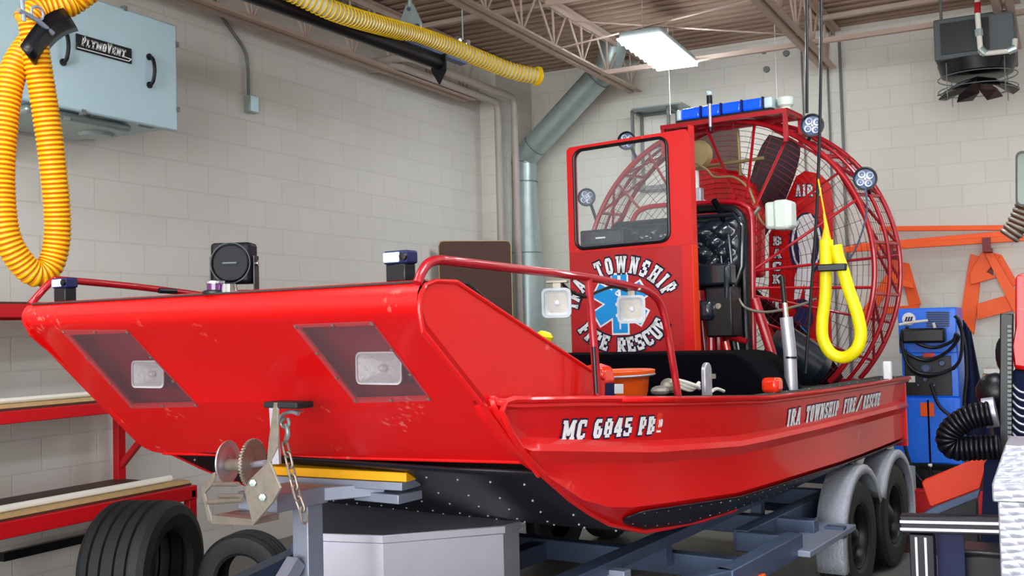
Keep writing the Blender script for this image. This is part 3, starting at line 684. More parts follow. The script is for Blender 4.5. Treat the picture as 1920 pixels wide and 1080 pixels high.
for sgn in (1,-1):
    m=MB(); m.grid(side_rows(sgn)); o=m.build('hull_side','red',boat,smooth=24,solid=.006)
    if sgn==1: hull_side=o
    # rolled lip along the front edge
    m=MB(); e=[B(sgn*(smax(t,sgn)+.004),t,gw(t)) for t in (1.05,.8,.6,.5,.42)]+[B(sgn*(1.035 if sgn>0 else .945),.385,1.372),B(sgn*(1.035 if sgn>0 else .945),.36,1.345),B(sgn*(1.038 if sgn>0 else .95),.375,1.318)]+[B(sgn*(smax(t,sgn)-.14*min(1,max(0,(t-.36)/.7))+.004),t,zb(t)) for t in (.42,.5,.64,.84,1.0,1.15,1.3,1.42,1.6,1.9,2.3)]
    m.tube(e,.011,8); m.build('edge_bead','red',boat)
    # gunwale cap
    m=MB(); rows=[]
    for t in (1.02,1.447,1.9,2.438,2.9,3.421,4.2,5.1):
        rows.append([B(sgn*(smax(t,sgn)+.014),t,gw(t)-.012),B(sgn*(smax(t,sgn)+.014),t,gw(t)+.004),B(sgn*(smax(t,sgn)-.0),t,gw(t)+.008)])
    m.grid(rows); m.build('gunwale_lip','red',boat,solid=.004)
    m=MB(); rows=[]
    for t in (1.0,1.447,1.9,2.438,2.9,3.421,4.2,5.1):
        w=interp([(1,.05),(2.4,.09),(5.1,.2)],t)
        rows.append([B(sgn*(smax(t,sgn)-.002),t,gw(t)+.009),B(sgn*(smax(t,sgn)-w),t,gw(t)+.009),B(sgn*(smax(t,sgn)-w),t,gw(t)-.03)])
    m.grid(rows); gc=m.build('gunwale_deck','deck',boat,solid=.004)
    m=MB()
    for i in range(16):
        t=2.4+i*.175; m.ball(B(sgn*(smax(t,sgn)-.03),t,gw(t)+.013),.006,8)
    split_parts(m.build('bolt','chrome',gc))
    # inner wall
    m=MB(); m.grid([[B(sgn*(smax(t,sgn)-.06),t,gw(t)-.01),B(sgn*(smax(t,sgn)-.1),t,max(.86,zb(t)+.04))] for t in (.9,1.1,1.5,2.4,3.4,5.1)]); m.build('inner_wall','matte',boat,solid=.01)
    # black rivetted chine strip
    m=MB(); 
    def srow(t,f):
        st=interp(ST,t)-.018; b=zb(t)+.004; S=smax(t,sgn)
        sf=interp([(0,S-.037),(.5,S-.082),(1,S-.137)],f)
        return B(sgn*(sf+.009),t,lerp(st,b,f))
    tt=[1.165,1.18,1.21,1.26,1.4,1.6,1.8,2.1,2.4,2.8,3.2,3.6,4.0,4.4,4.8,5.08]
    rows=[]
    for t in tt:
        a=interp([(1.165,.42),(1.18,.25),(1.21,.08),(1.26,0),(9,0)],t); bb=interp([(1.165,.55),(1.18,.72),(1.21,.86),(1.26,.93),(2.0,1),(9,1)],t)
        rows.append([srow(t,lerp(a,bb,k/4)) for k in range(5)])
    m.grid(rows); sp=m.build('chine_strip','poly',boat,solid=.006)
    m=MB()
    for i in range(40):
        t=1.24+i*.097
        m.ball(srow(t,.14),.0055,6); m.ball(srow(t+.03,.8),.0055,6)
    m.build('rivets','chrome',sp)['kind']='stuff'
# running letters on the port side
def on_side(t,z,d):
    g=gw(t);cr=interp(CR,t); S=smax(t); s=interp([(cr+.014,S-.045),(g-.03,S-.022)],z)
    return B(s+.004+d,t,z)
h=.068
def f1(u,v,d,uc):
    t=.715+u*h*1.04+.03*v*h; return on_side(t,lerp(1.225,1.197,(t-.7)/.5)+v*h-.006,d)
off=0
for wd in ('MC','6845','PB'):
    m=MB(); letters(m,wd,lambda u,v,d,uc: f1(u+off,v,d,uc),space=.13,outline=.09); m.build('registration_lettering',['white','navyline'],hull_side,smooth=0); off+=text_width(wd,.13)+.13+.5
m=MB()
def quad(t0,z0,t1,z1,d): return [on_side(t0,z0,d),on_side(t1,z0-.003,d),on_side(t1,z1-.003,d),on_side(t0,z1,d)]
Wr=text_width('MC 6845 PB',.13,.55)*h*.98; t0=.715+Wr*1.06+.008
m.prism(quad(t0,1.185,t0+.04,1.262,.0),U*.001); dec=m.build('registration_decal','redglow',hull_side,smooth=0)
m=MB(); hh=.03
def f2(u,v,d,uc): return on_side(t0+.008+u*hh*.8,1.207+v*hh,d+.003)
letters(m,'18',f2,space=.06,outline=0); m.prism(quad(t0+.004,1.188,t0+.037,1.196,.003),U*.001); m.build('decal_number','white',dec,smooth=0)
h2=.088
for wd,x0,x1 in (('IRA',1477,1502),('TOWNSHIP',1512,1573),('FIRE',1583,1605),('/',1607,1617),('RESCUE',1620,1651)):
    ta,tb=inv(oS(x0,780,1.1))[1],inv(oS(x1,770,1.1))[1]; k=(tb-ta)/text_width(wd,.12)
    def f4(u,v,d,uc):
        t=ta+u*k; return on_side(t,lerp(1.078,1.055,(t-2.7)/1.9)+v*h2*lerp(1,.94,(t-2.7)/1.9),d)
    m=MB(); letters(m,wd,f4,space=.12,outline=.07); m.build('name_lettering',['white','navyline'],hull_side,smooth=0)
# -------- bow face (raked plate) with two lamp windows
PT0,PZ0=0.03,1.645; 
def pz1(s): return 1.13+.03*s
def bow_pt(s,q,d=0):   # q 0 top .. 1 bottom ; d outwards
    t=lerp(PT0,.583,q); z=lerp(PZ0,pz1(s),q)
    nrm=V((0,-.68,-.73)); return B(s,t+nrm.y*d,z+nrm.z*d)
def bow_sq(px,py):     # picture point on the plate -> (s,q)
    s=0
    pa,pb,pc=bow_pt(-1,0),bow_pt(1,0),bow_pt(0,1)
    n=(pb-pa).cross(pc-pa).normalized(); p=plane(px,py,n,n.dot(pa)); s,t,z=inv(p); return s,(t-PT0)/(.583-PT0)
SR=1.0
outer=[(-.985,0)]+[(lerp(-.985,.995,k/10),0) for k in range(1,11)]+[(1.0,.5),(1.005,1)]+[(lerp(1.005,-.88,k/10),1) for k in range(1,11)]+[(-.94,.985),(-.975,.95),(-.99,.88),(-.99,.4)]
WL=[bow_sq(*p) for p in [(115,617),(240,617),(374,757),(248,757)]]
WR=[bow_sq(*p) for p in [(550,607),(700,601),(811,756),(667,757)]]
def inset(P,k):
    c=V((sum(p[0] for p in P)/4,sum(p[1] for p in P)/4)); return [(c.x+(p[0]-c.x)*k,c.y+(p[1]-c.y)*k) for p in P]
HL,HR=inset(WL,.93),inset(WR,.93)
m=MB()
n_=B(0,-.68,-.73)-B(0,0,0)
m.prism([bow_pt(*p) for p in outer],-n_*.006,[[bow_pt(*p) for p in HL],[bow_pt(*p) for p in HR]])
# rolled top edge
rows=[]
for k in range(9):
    a=lerp(-.82,PI/2,k/8); r=.06
    rows.append([B(s,PT0+.041-r*math.cos(a),PZ0+.0438+r*math.sin(a)) for s in (-.985,-.5,0,.5,.995)])
rows=[[bow_pt(s,q,.0006) for s in (-.985,-.5,0,.5,.995)] for q in (.05,.02)]+rows
m.grid(rows)
bow=m.build('bow_plate','red',boat,smooth=35)
m=MB()
for s0,s1 in ((-.985,-.979),(.988,.994)): 
    pass
def lamp(c,w,h,face,tilt=0,parent=None,name='headlamp'):
    # rectangular lamp: housing, reflector, lens
    face=V(face).normalized(); x=face.cross(Z).normalized(); y=x.cross(face).normalized()
    m=MB()
    def rr(w,h,r,off):
        pts=[]
        for cx,cy,a0 in ((w/2-r,h/2-r,0),(-w/2+r,h/2-r,PI/2),(-w/2+r,-h/2+r,PI),(w/2-r,-h/2+r,1.5*PI)):
            for k in range(4): a=a0+k*PI/6; pts.append(c+x*(cx+r*math.cos(a))+y*(cy+r*math.sin(a))+face*off)
        return pts
    return x,y,face,rr
for HO,WO,lampc,lab in ((HL,WL,(279,699),'left'),(HR,WR,(712,694),'right')):
    # recess box behind the opening
    m=MB(); a=[bow_pt(*p) for p in HO]; ctr=sum(a,V((0,0,0)))/4; bk=[p+A*.11-U*.10 for p in a]
    m.add(a+bk,[(0,1,5,4),(1,2,6,5),(2,3,7,6),(3,0,4,7),(4,5,6,7)]); rec=m.build('lamp_recess','darkred',boat,smooth=0,solid=.003)
    m=MB(); a=[bow_pt(p[0],p[1],.003) for p in WO]; m.prism(a,n_*.004); wn=m.build('lamp_window','milky',boat,smooth=0)
    m=MB()
    for i in range(4):
        p,q=inset(WO,.955)[i],inset(WO,.955)[(i+1)%4]
        for f in (0,.33,.66) if i%2 else (0,.5): m.lathe(bow_pt(lerp(p[0],q[0],f),lerp(p[1],q[1],f),.007),n_,[(.006,0),(.006,.002),(0,.004)],10)
    split_parts(m.build('screw','rusty',wn))
    s,q=bow_sq(*lampc); c=bow_pt(s,q); c=c+(c-CAMP).normalized()*.075
    face=(-A*1+Z*.0)
    x,y,fc,rr=lamp(c,.1,.075,face)
    m=MB(); m.prism(rr(.2,.11,.02,-.034),-fc*.03); hl=m.build('headlamp','black',boat,bevel=.004)
    m=MB(); P=rr(.185,.096,.018,.002); Q=rr(.06,.04,.015,-.03); k=len(P); m.add(P+Q,[(i,(i+1)%k,k+(i+1)%k,k+i) for i in range(k)]+[tuple(range(k,2*k))]); 
    m.prism(rr(.195,.106,.02,.004),fc*.004,[rr(.183,.094,.017,.004)]); m.ball(c-fc*.012,.014,10); m.build('reflector','lampref',hl)
    m=MB(); m.prism(rr(.185,.096,.018,.006),fc*.003); m.build('lens','glasslens',hl)
# scraped edge trim on the bottom of the plate
m=MB(); m.tube([bow_pt(s,1.0,.0) for s in (-.88,-.4,0,.5,1.0)],.006,8); m.tube([bow_pt(1.003,q,.002) for q in (0,.3,.6,1)],.006,8); m.build('plate_edge','red',boat)
# rake and flat bottom in black polymer
m=MB(); rows=[]
for t in [.575,.64,.74,.84,1.0,1.15,1.3,1.42,1.6,1.8,2.3,3.0,4.0,5.1]:
    f=min(1,max(0,(t-.36)/.7)); w=smax(t)-.14*f-.01 ; w2=smax(t,-1)-.14*f-.01; z=zb(t) if t>.6 else 1.13
    zc=z+(.0)
    rows.append([B(s*(w if s>0 else w2),t,(z if abs(s)>.98 else zc-.006)) for s in (-1,-.66,-.33,0,.33,.66,1)])
m.grid(rows); bt=m.build('hull_bottom','poly',boat,smooth=40,solid=.012)
m=MB()
for j in range(5):
    t=.69+j*.16
    for i in range(14):
        s=-.95+i*.142+(.07 if j%2 else 0)
        if abs(s)<.93: m.ball(B(s,t,zb(t)-.013),.005,6)
m.build('rivets','galv',bt)['kind']='stuff'
# gusset side panels and bow deck
for sgn in (1,-1):
    poly=[(.03,1.62),(.012,1.66),(.012,1.695),(.026,1.722),(.06,1.738),(.177,1.738),(1.05,1.405),(1.062,1.385),(1.062,1.33),(.62,1.13)]
    m=MB(); so_=1.0 if sgn>0 else .955; m.prism([B(sgn*so_,t,z) for t,z in poly],U*sgn*.012); m.build('bow_side_panel','red',boat,smooth=0)
    if sgn<0: continue
    m=MB(); m.tube([B(sgn*(so_+.012),t,z) for t,z in [(.6,1.115),(.012,1.60),(.0,1.66),(.006,1.70),(.03,1.73),(.075,1.742),(.177,1.742),(1.055,1.408)]],.0075,8); m.build('panel_edge','red',boat)
m=MB(); m.grid([[B(s,.03,1.741),B(s,.06,1.7415),B(s,.28,1.7415),B(s,1.02,1.36),B(s,1.02,1.02),B(s,1.3,.86)] for s in (-.95,-.3,.3,.985)]); m.build('bow_deck','deck',boat,solid=.006)
m=MB(); m.grid([[B(-.98,t,.86),B(.98,t,.86)] for t in (1.3,5.05)]); m.build('cockpit_floor','deck',boat,solid=.01)
m=MB(); m.bbox((-1.11,5.07,.74),(1.11,5.1,1.19)); m.build('transom','red',boat)
# -------- things on the bow deck (bolted on)
def loudspeaker():
    c=oT(431,493,.13); s0,t0,z0=inv(c)
    w=.142; 
    yaw=math.radians(-30); face=Matrix.Rotation(math.radians(-6),3,'Z')@V((.42,-.905,0)) 
    face=V((.40,-.91,0)).normalized(); x=V((-face.y,face.x,0))*-1; x=face.cross(Z)*-1
    m=MB(); c=B(s0,t0,z0)
    m.frame(c-face*.045,x,Z,face,(w,w,.085)); sp=m.build('siren_speaker','gloss',boat,bevel=.012)
    m=MB(); m.lathe(c+face*-.004,face,[(.064,0),(.066,.004),(.062,.007),(.055,-.018),(.043,-.022),(.043,-.004),(.03,.0),(0,.002)],36); m.build('horn','gloss',sp)
    m=MB(); m.lathe(c+face*-.006,face,[(.071,.0),(.071,.004),(.068,.004)],36); m.build('horn_rim','black',sp)
    m=MB()
    for sg in (-1,1):
        q=c+x*sg*(w/2+.006)-face*.045
        m.frame(q-Z*.035,x,Z,face,(.004,.12,.05)); 
    m.frame(c-face*.045-Z*(w/2+.024),x,Z,face,(w+.02,.004,.05)); m.build('bracket','black',sp)
    m=MB()
    for sg in (-1,1): m.lathe(c+x*sg*(w/2+.006)-face*.045,x*sg,[(.01,0),(.01,.008),(0,.01)],12)
    m.build('bolt','chrome',sp)
    m=MB(); hh=.009
    def fs(u,v,d,uc): return c+face*(.004+d)+(-x if face.cross(Z).dot(U)>0 else x)*0+X2*(u*hh-.03)+Z*(v*hh-.004)
    X2=x if x.dot(U)>0 else -x
    tt=['1','8']
    m.frame(c+face*.003,X2,Z,face,(.05,.006,.002)); m.build('faded_mark','dkgrey',sp)
loudspeaker()
c=oT(405,545,.06); s0,t0,z0=inv(c); c=B(s0,t0,1.742)
bc=MB(); bc.lathe(c,(0,0,1),[(0,0),(.045,0),(.045,.008),(.036,.012),(0,.012)],28); bn=bc.build('beacon','black',boat)
m=MB(); m.lathe(c+Z*.012,(0,0,1),[(.03,0),(.03,.022),(0,.022)],24); m.build('purple_lens','purple',bn)
m=MB(); m.lathe(c+Z*.034,(0,0,1),[(.033,0),(.033,.008),(.02,.012),(0,.012)],24); m.lathe(c+U*.055+A*.01,(0,0,1),[(.028,0),(.024,.03),(0,.036)],20); m.build('chrome_cap','chrome',bn)
def dock_light(px,py,label_side):
    c=oT(px,py,.09); s0,t0,z0=inv(c); c=B(s0,t0,1.745); x=U; f=-A
    m=MB(); m.frame(c+Z*.028,x,Z,f,(.075,.055,.05)); b=m.build('dock_light','black',boat,bevel=.005)
    m=MB(); m.frame(c+Z*.074,x,Z,f,(.092,.04,.055)); m.build('light_head','navy',b,bevel=.007)
    m=MB(); m.frame(c+Z*.074-x*.012+f*.028,x,Z,f,(.062,.03,.006)); m.build('lens','clearlens',b,bevel=.004)
    m=MB(); m.lathe(c+Z*.074+x*.036+f*.028,f,[(.012,0),(.012,.008),(.005,.01),(0,.01)],14); m.build('knob','black',b)
dock_light(752,535,0); dock_light(122,553,0)
# -------- grab rails with floodlights
def rail_mesh(pts,r,nm): m=MB(); m.tube(smooth_path(pts,6),r,12); return m.build(nm,'cagered',boat)
P=[oS(783,531,1.0),oS(790,512,1.0),oS(803,494,1.0),oS(822,488,1.0),oS(850,490,1.0),oS(960,503,1.0),oS(1100,520,1.02),oS(1180,536,1.04),oS(1212,545,1.05),oS(1235,565,1.06),oS(1247,600,1.07),oS(1258,660,1.08),oS(1272,745,1.09)]
gr=rail_mesh(P,.0145,'grab_rail')
m=MB(); m.tube([oS(1103,524,1.02),oS(1113,640,1.05),oS(1121,744,1.06)],.0145,12); m.build('rail_post','cagered',gr)
m=MB(); m.tube([oS(1113,650,1.075),oS(1118,738,1.08)],.007,8); m.build('cable','black',gr)
P=[B(-.99,.05,1.742)]+[oS(x,y,-.99) for x,y in ((86,538),(100,527),(118,525),(240,536),(325,546),(400,556))]
gl=rail_mesh(P,.0145,'grab_rail')
m=MB(); m.tube([oS(298,545,-.97),oS(330,546,-.97)],.012,8); m.build('rail_clip','black',gl)
for px,py in ((1044,568),(1184,580)):
    c=oS(px,py,1.0 if px<1100 else 1.03); s0,t0,z0=inv(c)
    fc=(-A*.93+U*.36).normalized()
    x,y,f,rr=lamp(c,.1,.1,fc)
    sz=.098 if px<1100 else .103; k=.052 if 0 else 1
    m=MB(); P=rr(sz,sz*1.0,.016,0); Q=rr(sz*.75,sz*.75,.016,-.05); kk=len(P); m.add(P+Q,[(i,(i+1)%kk,kk+(i+1)%kk,kk+i) for i in range(kk)]+[tuple(range(kk,2*kk))]); fl=m.build('flood_light','alu',gr)
    m=MB(); m.prism(rr(sz+.004,sz+.004,.018,0),f*.012,[rr(sz*.86,sz*.86,.014,0)]); m.build('bezel','bezel',fl)
    m=MB(); P=rr(sz*.88,sz*.88,.014,.004); Q=rr(.035,.035,.012,-.03); m.add(P+Q,[(i,(i+1)%kk,kk+(i+1)%kk,kk+i) for i in range(kk)]+[tuple(range(kk,2*kk))]); m.ball(c-f*.01,.012,10); m.build('reflector','lampref',fl)
    m=MB(); m.prism(rr(sz*.87,sz*.87,.014,.008),f*.003); m.build('lens','glasslens',fl)
    m=MB(); m.frame(c+Z*(sz/2+.012)-f*.02,x,Z,f,(.03,.03,.03)); 
    for q in (-.012,.01): m.frame(c-f*(.02-q),x,Z,f,(sz*.9,sz*.95,.004))
    m.frame(c+Z*(sz/2+.025)-f*.02,x,Z,f,(.075,.01,.035)); m.build('mount','rusty',fl,bevel=.002)
m=MB(); m.tube(smooth_path([oS(1050,528,1.0),oS(1068,545,1.0),oS(1085,553,1.01),oS(1100,556,1.02),oS(1125,545,1.02),oS(1150,538,1.03),oS(1175,545,1.04)],6),.006,8); m.build('lamp_cable','black',gr)
# -------- cockpit: front screen door with window, star and lettering
DT=3.4
PS,PZ=.00369,.0034
def D(px,py,d=0):     # local sheet coordinates on the screen, laid out in 3.7 mm / 3.4 mm steps
    s=-.511+(px-1062)*PS; z=1.436+(660-py)*PZ; return B(s,DT-d,z)
def rrect(x0,y0,x1,y1,r,sk=0,n=5):
    pts=[]
    for cx,cy,a0 in ((x1-r,y0+r,-PI/2),(x1-r,y1-r,0),(x0+r,y1-r,PI/2),(x0+r,y0+r,PI)):
        for k in range(n+1):
            a=a0+k*PI/2/n; x=cx+r*math.cos(a); pts.append((x,cy+r*math.sin(a)-sk*(x-x0)))
    return pts
out=rrect(1062,276,1290,760,9,.0)
out=[(x,y-(.022*(x-1062))) if y<400 else (x,y) for x,y in out]
win=rrect(1077,284,1252,468,16); win=[(x,y-.02*(x-1077)) for x,y in win]
m=MB(); m.prism([D(*p) for p in out],A*.03,[[D(*p) for p in win]]); door=m.build('windscreen_panel','crimson',boat,smooth=0)
m=MB(); m.prism([D(x,y,.004) for x,y in [(1062,300),(1062,276)]+out[-6:-1]]+[D(1062,276)],A*.0) if 0 else None
# bright red upper frame face and side flange
fr=[(x,y) for x,y in out if y<400]; 
top_out=[(1062,474),(1062,284)]+[p for p in rrect(1062,276,1290,480,9)[18:]]; 
o2=rrect(1062,276,1290,474,9); o2=[(x,y-.022*(x-1062)) if y<400 else (x,y) for x,y in o2]
m=MB(); m.prism([D(x,y,.003) for x,y in o2],A*.003,[[D(x,y,.003) for x,y in win]]); 
m.prism([D(1272,473,.003),D(1290,473,.003),D(1290,760,.003),D(1272,760,.003)],A*.003)
m.build('window_surround','red',door,smooth=0)
m=MB(); m.prism([D(1290,264,.003),D(1290,474,.003),D(1290,474,-.07),D(1290,264,-.07)],U*.006); m.build('side_flange','red',door,smooth=0)
m=MB(); m.prism([D(1290,474,.003),D(1290,760,.003),D(1290,760,-.07),D(1290,474,-.07)],U*.006); m.build('side_flange','orangered',door,smooth=0)
m=MB(); m.tube([D(x,y,.006) for x,y in win],.0105,8,closed=True); m.build('window_seal','black',door)
m=MB(); m.prism([D(x,y,-.01) for x,y in win],A*.004); m.build('window_pane','pane',door,smooth=0)
def star(R,w,d,mi,m):
    m.m=mi
    for k in range(3):
        a=PI/2+k*PI/3; dx,dy=math.cos(a),math.sin(a); 
        P=[( dx*R-dy*w, dy*R+dx*w),( dx*R+dy*w, dy*R-dx*w),(-dx*R+dy*w,-dy*R-dx*w),(-dx*R-dy*w,-dy*R+dx*w)]
        m.prism([D(1158+x*.97,572-y,d+k*.0003) for x,y in P],A*-.0008)
m=MB(); star(56,17,.003,1,m); star(52.5,14,.0062,0,m); m.m=1
m.prism([D(1155,521,.008),D(1161,521,.008),D(1159.5,618,.008),D(1156.5,618,.008)],A*-.001)
sn=[(1158+ (7*math.sin(k*PI*2/10)),538+k*2.0) for k in range(36)]
m.tube([D(x,y,.009) for x,y in sn],.0055,5)
m.build('star_of_life',['starblue','white'],door,smooth=0)
m=MB(); hp=27.
def arc_text(txt,cx,cy,a,b,c0,dirn,h):
    # spread letters along an ellipse by their own width; the letters stay upright to the curve
    n=400; th=[c0[0]+(c0[1]-c0[0])*i/n for i in range(n+1)]; L=[0]
    for p,q in zip(th,th[1:]): L.append(L[-1]+math.hypot(a*(math.cos(q)-math.cos(p)),b*(math.sin(q)-math.sin(p))))
    wd=text_width(txt,.16,.5); k=L[-1]/wd
    def f(u,v,d,uc):
        s=uc*k; i=0
        while i<n-1 and L[i+1]<s: i+=1
        t=th[i]; x,y=cx+a*math.cos(t),cy-b*math.sin(t)
        tx,ty=-a*math.sin(t)*dirn,-b*math.cos(t)*dirn; l=math.hypot(tx,ty); tx/=l;ty/=l; nx,ny=ty,-tx
        du=(u-uc)*k
        return D(x+tx*du+nx*v*h,y+ty*du+ny*v*h,.004+d)
    letters(m,txt,f,space=.16,word=.5,outline=.1)
arc_text('IRA',1160,588,84,72,(math.radians(173),math.radians(137)),-1,30); m.build('lettering',['white','navyline'],door,smooth=0)
m=MB(); arc_text('TOWNSHIP',1160,588,84,72,(math.radians(119),math.radians(21)),-1,30); m.build('lettering',['white','navyline'],door,smooth=0)
m=MB(); arc_text('FIRE',1160,585,94,76,(math.radians(205),math.radians(252)),1,28); m.build('lettering',['white','navyline'],door,smooth=0)
m=MB(); arc_text('RESCUE',1160,585,94,76,(math.radians(264),math.radians(340)),1,28); m.build('lettering',['white','navyline'],door,smooth=0)
# black box in front of the screen
m=MB(); m.prism([B(s,2.72,z) for s,z in [(-.95,.88),(-.95,1.44),(.78,1.452),(.86,1.44),(.93,1.40),(1.0,1.30),(1.04,1.20),(1.04,.88)]],A*.5); m.build('padded_console','matte',boat,bevel=.01)
# -------- seat with tufted back
t0=3.85
def tuft(u,v):
    a=math.sin(PI*(u*5+v*5)); b=math.sin(PI*(u*5-v*5)); return .05*(abs(a*b)**.5)
nu,nv=70,60; rows=[]
for j in range(nv+1):
    v=j/nv; r=[]
    for i in range(nu+1):
        u=i/nu; s=lerp(-.42,.46,u); z=lerp(1.78,2.265,v); e=min(1,6*min(u,1-u),6*min(v,1-v)); 
        if v<.5: s=lerp(0.02,s,lerp(.8,1,v*2))
        r.append(B(s,t0-.02-tuft(u*1.25,v*.75)*e-.03*math.sin(PI*u)*0+.03*(1-e),z+ .0))
    rows.append(r)
m=MB(); m.grid(rows); st=m.build('seat_back','leather',boat,smooth=60)
m=MB(); m.prism([B(s,t0,z) for s,z in [(-.44,1.76),(-.46,2.2),(-.4,2.285),(.42,2.285),(.48,2.22),(.47,1.95),(.4,1.76)]],A*.08); m.build('seat_shell','black',st,bevel=.02)
m=MB(); m.tube([B(s,t0-.01,z) for s,z in [(-.45,1.8),(-.46,2.22),(-.4,2.275),(.42,2.275),(.475,2.2),(.46,1.95),(.4,1.8)]],.014,8); m.build('seat_piping','leather',st)
m=MB(); m.bbox((-.4,t0-.36,1.62),(.4,t0+.02,1.74)); m.build('seat_cushion','leather',st,bevel=.03)
m=MB(); 
for s in (-.35,.35): m.tube([B(s,t0-.3,.87),B(s,t0-.25,1.62)],.022,10); m.tube([B(s,t0+.03,.87),B(s,t0,1.62)],.022,10)
split_parts(m.build('seat_leg','cagered',st))
# console radio behind the window
c=oT(1136,447,3.55); m=MB(); m.frame(c,U,A,Z,(.31,.12,.11)); rd=m.build('radio_unit','black',boat,bevel=.008)
m=MB(); m.frame(c-A*.064+Z*.0,U,A,Z,(.28,.006,.075)); m.build('face_plate','leather',rd,bevel=.003)
m=MB(); m.frame(c-A*.07,U,A,Z,(.07,.003,.009)); m.build('name_mark','white',rd)
m=MB(); m.bbox((inv(c)[0]-.05,3.5,1.5),(inv(c)[0]+.05,3.6,inv(c)[2]-.055)); m.build('radio_stand','black',rd)
# roll frame around the seat
def TT(pts,t): return [oT(x,y,t) for x,y in pts]
m=MB(); m.tube(smooth_path(TT([(1172,520),(1178,450),(1188,410),(1205,392),(1240,385),(1300,382),(1370,378),(1398,386),(1409,405),(1411,450),(1412,560),(1414,700)],3.95),5),.017,12); rf=m.build('roll_frame','cagered',boat)
m=MB(); m.tube(smooth_path(TT([(1285,394),(1360,391),(1384,400),(1394,425),(1396,500),(1399,600),(1404,690)],3.9),5),.028,12); m.tube(TT([(1362,500),(1368,600),(1386,700)],3.85),.022,10); m.build('black_hoop','black',rf)
m=MB(); m.tube(smooth_path(TT([(1338,375),(1352,400),(1362,430)],3.86),5),.02,8); m.build('strap','matte',rf)
m=MB(); m.tube(TT([(1366,440),(1374,520),(1378,610),(1394,715)],3.8),.012,10); m.tube(TT([(1352,480),(1360,560)],3.8),.009,10); m.build('control_rod','leather',rf)
# controls and engine odds under the seat
for (a,b,r,mt,nm) in (((1312,545),(1330,720),.03,'cagered','engine_strut'),((1345,560),(1350,720),.03,'cagered','engine_strut'),((1325,620),(1400,640),.018,'cagered','engine_strut'),((1415,560),(1455,690),.03,'cagered','engine_strut'),((1360,640),(1378,720),.022,'redglow','engine_strut')):
    m=MB(); p,q=oT(*a,3.75),oT(*b,3.75); m.tube([p,q],r,12); m.build(nm,mt,boat)
m=MB(); c=oT(1355,585,3.6); m.frame(c,U,A,Z,(.17,.12,.3)); cb=m.build('control_box','black',boat,bevel=.012)
m=MB(); 
for dx,dz in ((-.04,.03),(.0,.035)): m.lathe(c-A*.06+U*dx+Z*dz,-A,[(.018,0),(.018,.008),(0,.01)],14)
m.build('gauge','rusty',cb)
m=MB(); c=oT(1340,515,3.62); m.frame(c,U,A,Z,(.24,.1,.13)); c2=oT(1362,530,3.55); m.frame(c2,U,A,Z,(.03,.03,.2)); m.build('throttle_lever','leather',cb,bevel=.02)
m=MB(); m.tube(smooth_path([oT(*p,3.7) for p in ((1385,560),(1400,578),(1440,585),(1500,572),(1530,560))],6),.008,8); m.build('steering_cable','rusty',boat)
# engine cowl
m=MB(); prof=[oT(*p,4.52) for p in ((1275,520),(1272,350),(1290,322),(1330,312),(1380,320),(1408,345),(1425,395),(1425,520))]; m.prism(prof,A*.13); m.build('engine_cowl','cowl',boat,bevel=.03)
m=MB(); m.bbox((-.25,4.1,1.3),(.3,4.46,1.85)); eng=m.build('engine_block','black',boat,bevel=.03)
m=MB()
for i in range(4): m.tube([B(-.2+i*.13,4.08,1.75),B(-.2+i*.13,4.02,1.6),B(-.15+i*.13,4.03,1.35)],.025,10)
m.build('exhaust_header','rusty',eng)
m=MB(); m.lathe(oT(1452,640,4.1),U*.6+A*.4-Z*.5,[(0,0),(.14,0),(.14,.3),(.1,.36),(0,.36)],24); m.build('muffler','leather',eng)
m=MB(); c=oT(1303,345,4.1); m.tube([c-Z*.06,c+Z*.18],.028,14); wf=m.build('fuel_filter','white',boat); 
m=MB(); m.frame(c-Z*.1,U,A,Z,(.1,.06,.14)); m.build('filter_bracket','alu',wf,bevel=.006)
m=MB(); m.lathe(oT(1312,292,4.1),-A,[(0,0),(.08,0),(.1,.02),(.08,.05),(0,.055)],24); m.build('air_filter','brass',boat)
# -------- propeller guard
RT,FT=4.95,4.5; RR,FR=1.10,1.05; CZ_=1.95; CS=.04
def ring(t,r,a,cz=CZ_): return B(CS+r*math.sin(a),t,cz+r*math.cos(a))
def ringpts(t,r,zmin=1.2,n=72):
    am=math.acos(max(-1,min(1,(zmin-CZ_)/r))); return [ring(t,r,lerp(-am,am,i/n)) for i in range(n+1)]
m=MB(); m.tube(ringpts(RT,RR),.017,10); cage=m.build('guard_rear_ring','cagered',boat)
m=MB(); m.tube(ringpts(FT,FR),.018,10); m.build('guard_front_ring','cagered',boat)
m=MB(); m.tube(ringpts(lerp(FT,RT,.5),lerp(FR,RR,.52)+.01),.012,8); m.build('guard_middle_ring','cagered',boat)
angs=[math.radians(a) for a in (-118,-100,-80,-62,-44,-26,-8,10,28,46,64,82,100,118)]
for i in range(len(angs)-1):
    a0,a1=angs[i],angs[i+1]
    m=MB(); m.tube([ring(FT,FR,a0),ring(RT,RR,a0)],.012,8); m.tube([ring(FT,FR,a0),ring(RT,RR,a1)],.010,8); m.build('guard_strut','cagered',boat)
